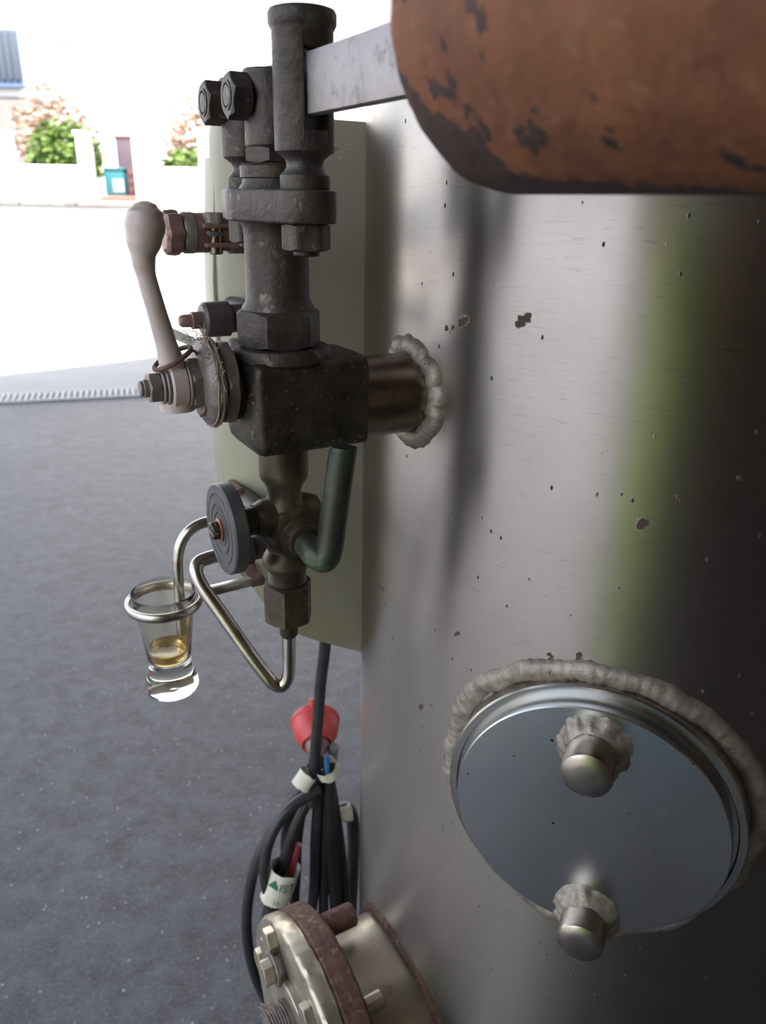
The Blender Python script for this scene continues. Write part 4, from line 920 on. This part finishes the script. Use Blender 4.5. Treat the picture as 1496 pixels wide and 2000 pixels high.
# house with blue shutters, left
hs = thing('shuttered_house', (-13.0, 20.5, BZ), 'house corner with blue shuttered window and grey plinth at far left', 'building', world=True)
hx = -8.40
part('wall', MB().box((hx-2.16, 20.6, BZ+2.6), (4.4, 1.1, 5.2)), 'wall_white', hs)
part('plinth', MB().box((hx-1.93, 20.5, BZ+1.1), (4.5, 1.14, 2.2)), 'wall_grey', hs)
fr = part('window_frame', MB().box((hx-0.84, 20.02, 4.10), (1.60, 0.08, 1.10), bev=0.01), 'shutter_frame', hs)
for k in range(10): part('shutter_slat', MB().box((hx-1.54+k*0.155, 19.96, 4.12), (0.125, 0.06, 0.96), bev=0.01), 'shutter', fr, hs)
part('sill', MB().box((hx-0.84, 19.92, 3.50), (1.70, 0.22, 0.08), bev=0.01), 'shutter_frame', hs)
wh_ = thing('white_house', (-3.0, 25.0, BZ), 'sun-bleached white house with a downpipe beyond the garden wall', 'building', world=True)
part('wall', MB().box((-3.0, 25.5, BZ+4.0), (17.0, 1.0, 8.0)), 'wall_white', wh_)
part('downpipe', MB().lathe([(0.06, 0), (0.06, 7.8)], (-6.28, 24.93, BZ), W, 16), 'wall_grey', wh_)
for (xa, xb, z_) in [(-9.66, -8.22, 5.13), (-5.0, -3.98, 4.80)]:
    part('lintel', MB().box(((xa+xb)/2, 24.96, z_), (xb-xa, 0.10, 0.06)), 'wall_grey', wh_)

# ------------------------------------------------------------------ the person taking the picture (seen mirrored in the tank)
def skin(name, verts, edges, radii, mat, parent, root_i=0, sub=2, loc=Vector((0, 0, 0))):
    me = bpy.data.meshes.new(name); me.from_pydata([Vector(q)-loc for q in verts], edges, []); me.update()
    o_ = bpy.data.objects.new(name, me); COL.objects.link(o_)
    m1 = o_.modifiers.new('skin', 'SKIN'); m1.use_smooth_shade = True
    if not me.skin_vertices: me.skin_vertices.new()
    for i, r in enumerate(radii): me.skin_vertices[0].data[i].radius = (r, r) if not isinstance(r, tuple) else r
    me.skin_vertices[0].data[root_i].use_root = True
    m2 = o_.modifiers.new('sub', 'SUBSURF'); m2.levels = sub; m2.render_levels = sub
    bpy.context.view_layer.update()
    dg = bpy.context.evaluated_depsgraph_get(); nm = bpy.data.meshes.new_from_object(o_.evaluated_get(dg))
    o_.modifiers.clear(); o_.data = nm; nm.materials.clear(); nm.materials.append(MT[mat]); nm.name = name
    for p in nm.polygons: p.use_smooth = True
    o_.parent = parent
    return o_
PX, PY = -0.25, -0.52
PB = Vector((PX, PY, 0))
pe = thing('person', PB, 'person in long lime green shirt and blue jeans holding up a phone', 'person', world=True)
hd = Vector((PX+0.03, PY+0.02, 1.60))
V_ = [(PX, PY, 1.02), (PX, PY, 1.25), (PX, PY, 1.42), (PX+0.01, PY+0.005, 1.49), (hd.x, hd.y, 1.57), (hd.x+0.003, hd.y+0.012, 1.635), (hd.x, hd.y, 1.70),
      (PX-0.18, PY, 1.40), (PX-0.215, PY+0.15, 1.22), (-0.295, -0.13, 1.09), (-0.125, -0.055, 1.150), (-0.066, -0.030, 1.165),
      (PX+0.18, PY, 1.40), (PX+0.27, PY+0.12, 1.22), (0.090, -0.26, 1.12), (0.085, -0.060, 1.155), (0.070, -0.030, 1.17),
      (PX-0.095, PY, 0.95), (PX-0.10, PY+0.01, 0.52), (PX-0.10, PY-0.02, 0.09), (PX-0.11, PY+0.10, 0.035),
      (PX+0.095, PY, 0.95), (PX+0.10, PY+0.01, 0.52), (PX+0.10, PY-0.02, 0.09), (PX+0.11, PY+0.10, 0.035)]
TW = radians(32)                                     # the shoulders are turned towards the open yard
for i_ in (7, 12):
    q_ = Vector(V_[i_])-PB; V_[i_] = tuple(PB+Matrix.Rotation(TW, 3, 'Z') @ q_)
Ed = [(0, 1), (1, 2), (2, 3), (3, 4), (4, 5), (5, 6), (2, 7), (7, 8), (8, 9), (9, 10), (10, 11), (2, 12), (12, 13), (13, 14), (14, 15), (15, 16), (0, 17), (17, 18), (18, 19), (19, 20), (0, 21), (21, 22), (22, 23), (23, 24)]
Rr = [0.12, 0.115, 0.11, 0.055, 0.07, 0.085, 0.06, 0.058, 0.046, 0.040, 0.028, 0.026, 0.058, 0.046, 0.040, 0.028, 0.026, 0.08, 0.055, 0.042, 0.035, 0.08, 0.055, 0.042, 0.035]
bd = skin('body', V_, Ed, Rr, 'skin', pe, 0, 2, PB)
# fingers, closed round the phone's edges
ph = Vector((0.0, -0.0105, 1.165))
fv, fe, frd = [], [], []
for sgn, wrist in ((-1, Vector((-0.066, -0.030, 1.165))), (1, Vector((0.070, -0.030, 1.17)))):
    for k in range(5):
        i0 = len(fv)
        if k < 4:
            z_ = 1.195-0.021*k; ln_ = (0.95, 1.0, 0.97, 0.82)[k]
            fv += [tuple(wrist+Vector((-sgn*0.004, 0.0, (z_-wrist.z)*0.8))), (sgn*0.047*1.0, -0.026, z_), (sgn*0.0455, 0.004*ln_-0.006, z_-0.003), (sgn*0.033*ln_, 0.0045, z_-0.005)]
        else:
            fv += [tuple(wrist+Vector((0, -0.008, 0.012))), (sgn*0.048, -0.040, 1.205), (sgn*0.042, -0.034, 1.222), (sgn*0.027, -0.0265, 1.232)]
        fe += [(i0, i0+1), (i0+1, i0+2), (i0+2, i0+3)]; frd += [0.0105, 0.009, 0.0085, 0.0065]
me_parts = []
for c_ in range(0, len(fv), 4):
    skin('finger', fv[c_:c_+4], [(0, 1), (1, 2), (2, 3)], frd[c_:c_+4], 'skin', pe, 0, 2, PB)
shv = [V_[0], V_[1], V_[2], (PX, PY, 1.46), (PX-0.18, PY, 1.40), (PX-0.205, PY+0.06, 1.28), (PX+0.18, PY, 1.40), (PX+0.235, PY+0.075, 1.28), (PX, PY, 0.93), (PX, PY+0.01, 0.50)]
shirt = skin('long_shirt', shv, [(9, 8), (8, 0), (0, 1), (1, 2), (2, 3), (2, 4), (4, 5), (2, 6), (6, 7)], [(0.21, 0.155), (0.21, 0.155), (0.185, 0.14), 0.075, 0.078, 0.066, 0.078, 0.066, (0.21, 0.16), (0.215, 0.17)], 'shirt', pe, 0, 2, PB)
for q_ in shirt.data.vertices: q_.co = Matrix.Rotation(TW, 3, 'Z') @ q_.co
skin('jeans', [(PX, PY, 0.98), V_[17], V_[18], (PX-0.10, PY-0.015, 0.10), V_[21], V_[22], (PX+0.10, PY-0.015, 0.10)], [(0, 1), (1, 2), (2, 3), (0, 4), (4, 5), (5, 6)], [0.145, 0.105, 0.078, 0.065, 0.105, 0.078, 0.065], 'jeans', pe, 0, 2, PB)
for sgn in (-1, 1):
    skin('shoe', [(PX+0.10*sgn, PY-0.05, 0.05), (PX+0.105*sgn, PY+0.05, 0.048), (PX+0.115*sgn, PY+0.15, 0.04)], [(0, 1), (1, 2)], [0.05, 0.05, 0.042], 'shoe', pe, 0, 2, PB)
part('hair', MB().lathe([(0.095, 0.0), (0.099, 0.03), (0.094, 0.06), (0.075, 0.09), (0.04, 0.107), (0.002, 0.112)], (hd.x, hd.y-0.012, 1.635), W, 32).jitter(0.006, 40), 'hair', pe)
for sgn in (-1, 1):
    part('eye', MB().lathe([(0.002, -0.009), (0.009, -0.004), (0.0105, 0.0), (0.009, 0.005), (0.002, 0.009)], (hd.x+0.032*sgn, hd.y+0.078, 1.628), V, 16), 'eye', pe)
    part('ear', MB().box((hd.x+0.088*sgn, hd.y, 1.615), (0.018, 0.035, 0.06), bev=0.008), 'skin', pe)
part('nose', MB().tube([(hd.x, hd.y+0.082, 1.63), (hd.x, hd.y+0.098, 1.605), (hd.x, hd.y+0.086, 1.595)], 0.009, 10, 5), 'skin', pe)
part('mouth', MB().tube([(hd.x-0.022, hd.y+0.070, 1.566), (hd.x, hd.y+0.078, 1.564), (hd.x+0.022, hd.y+0.070, 1.566)], 0.004, 8, 5), 'redwire', pe)
phn = thing('phone', (0, -0.0105, 1.165-0.078), 'black phone held upright by the person', 'phone', world=True)
part('phone_case', MB().box((0, -0.0125, 1.165), (0.076, 0.009, 0.158), bev=0.003), 'phone', phn)
clean()
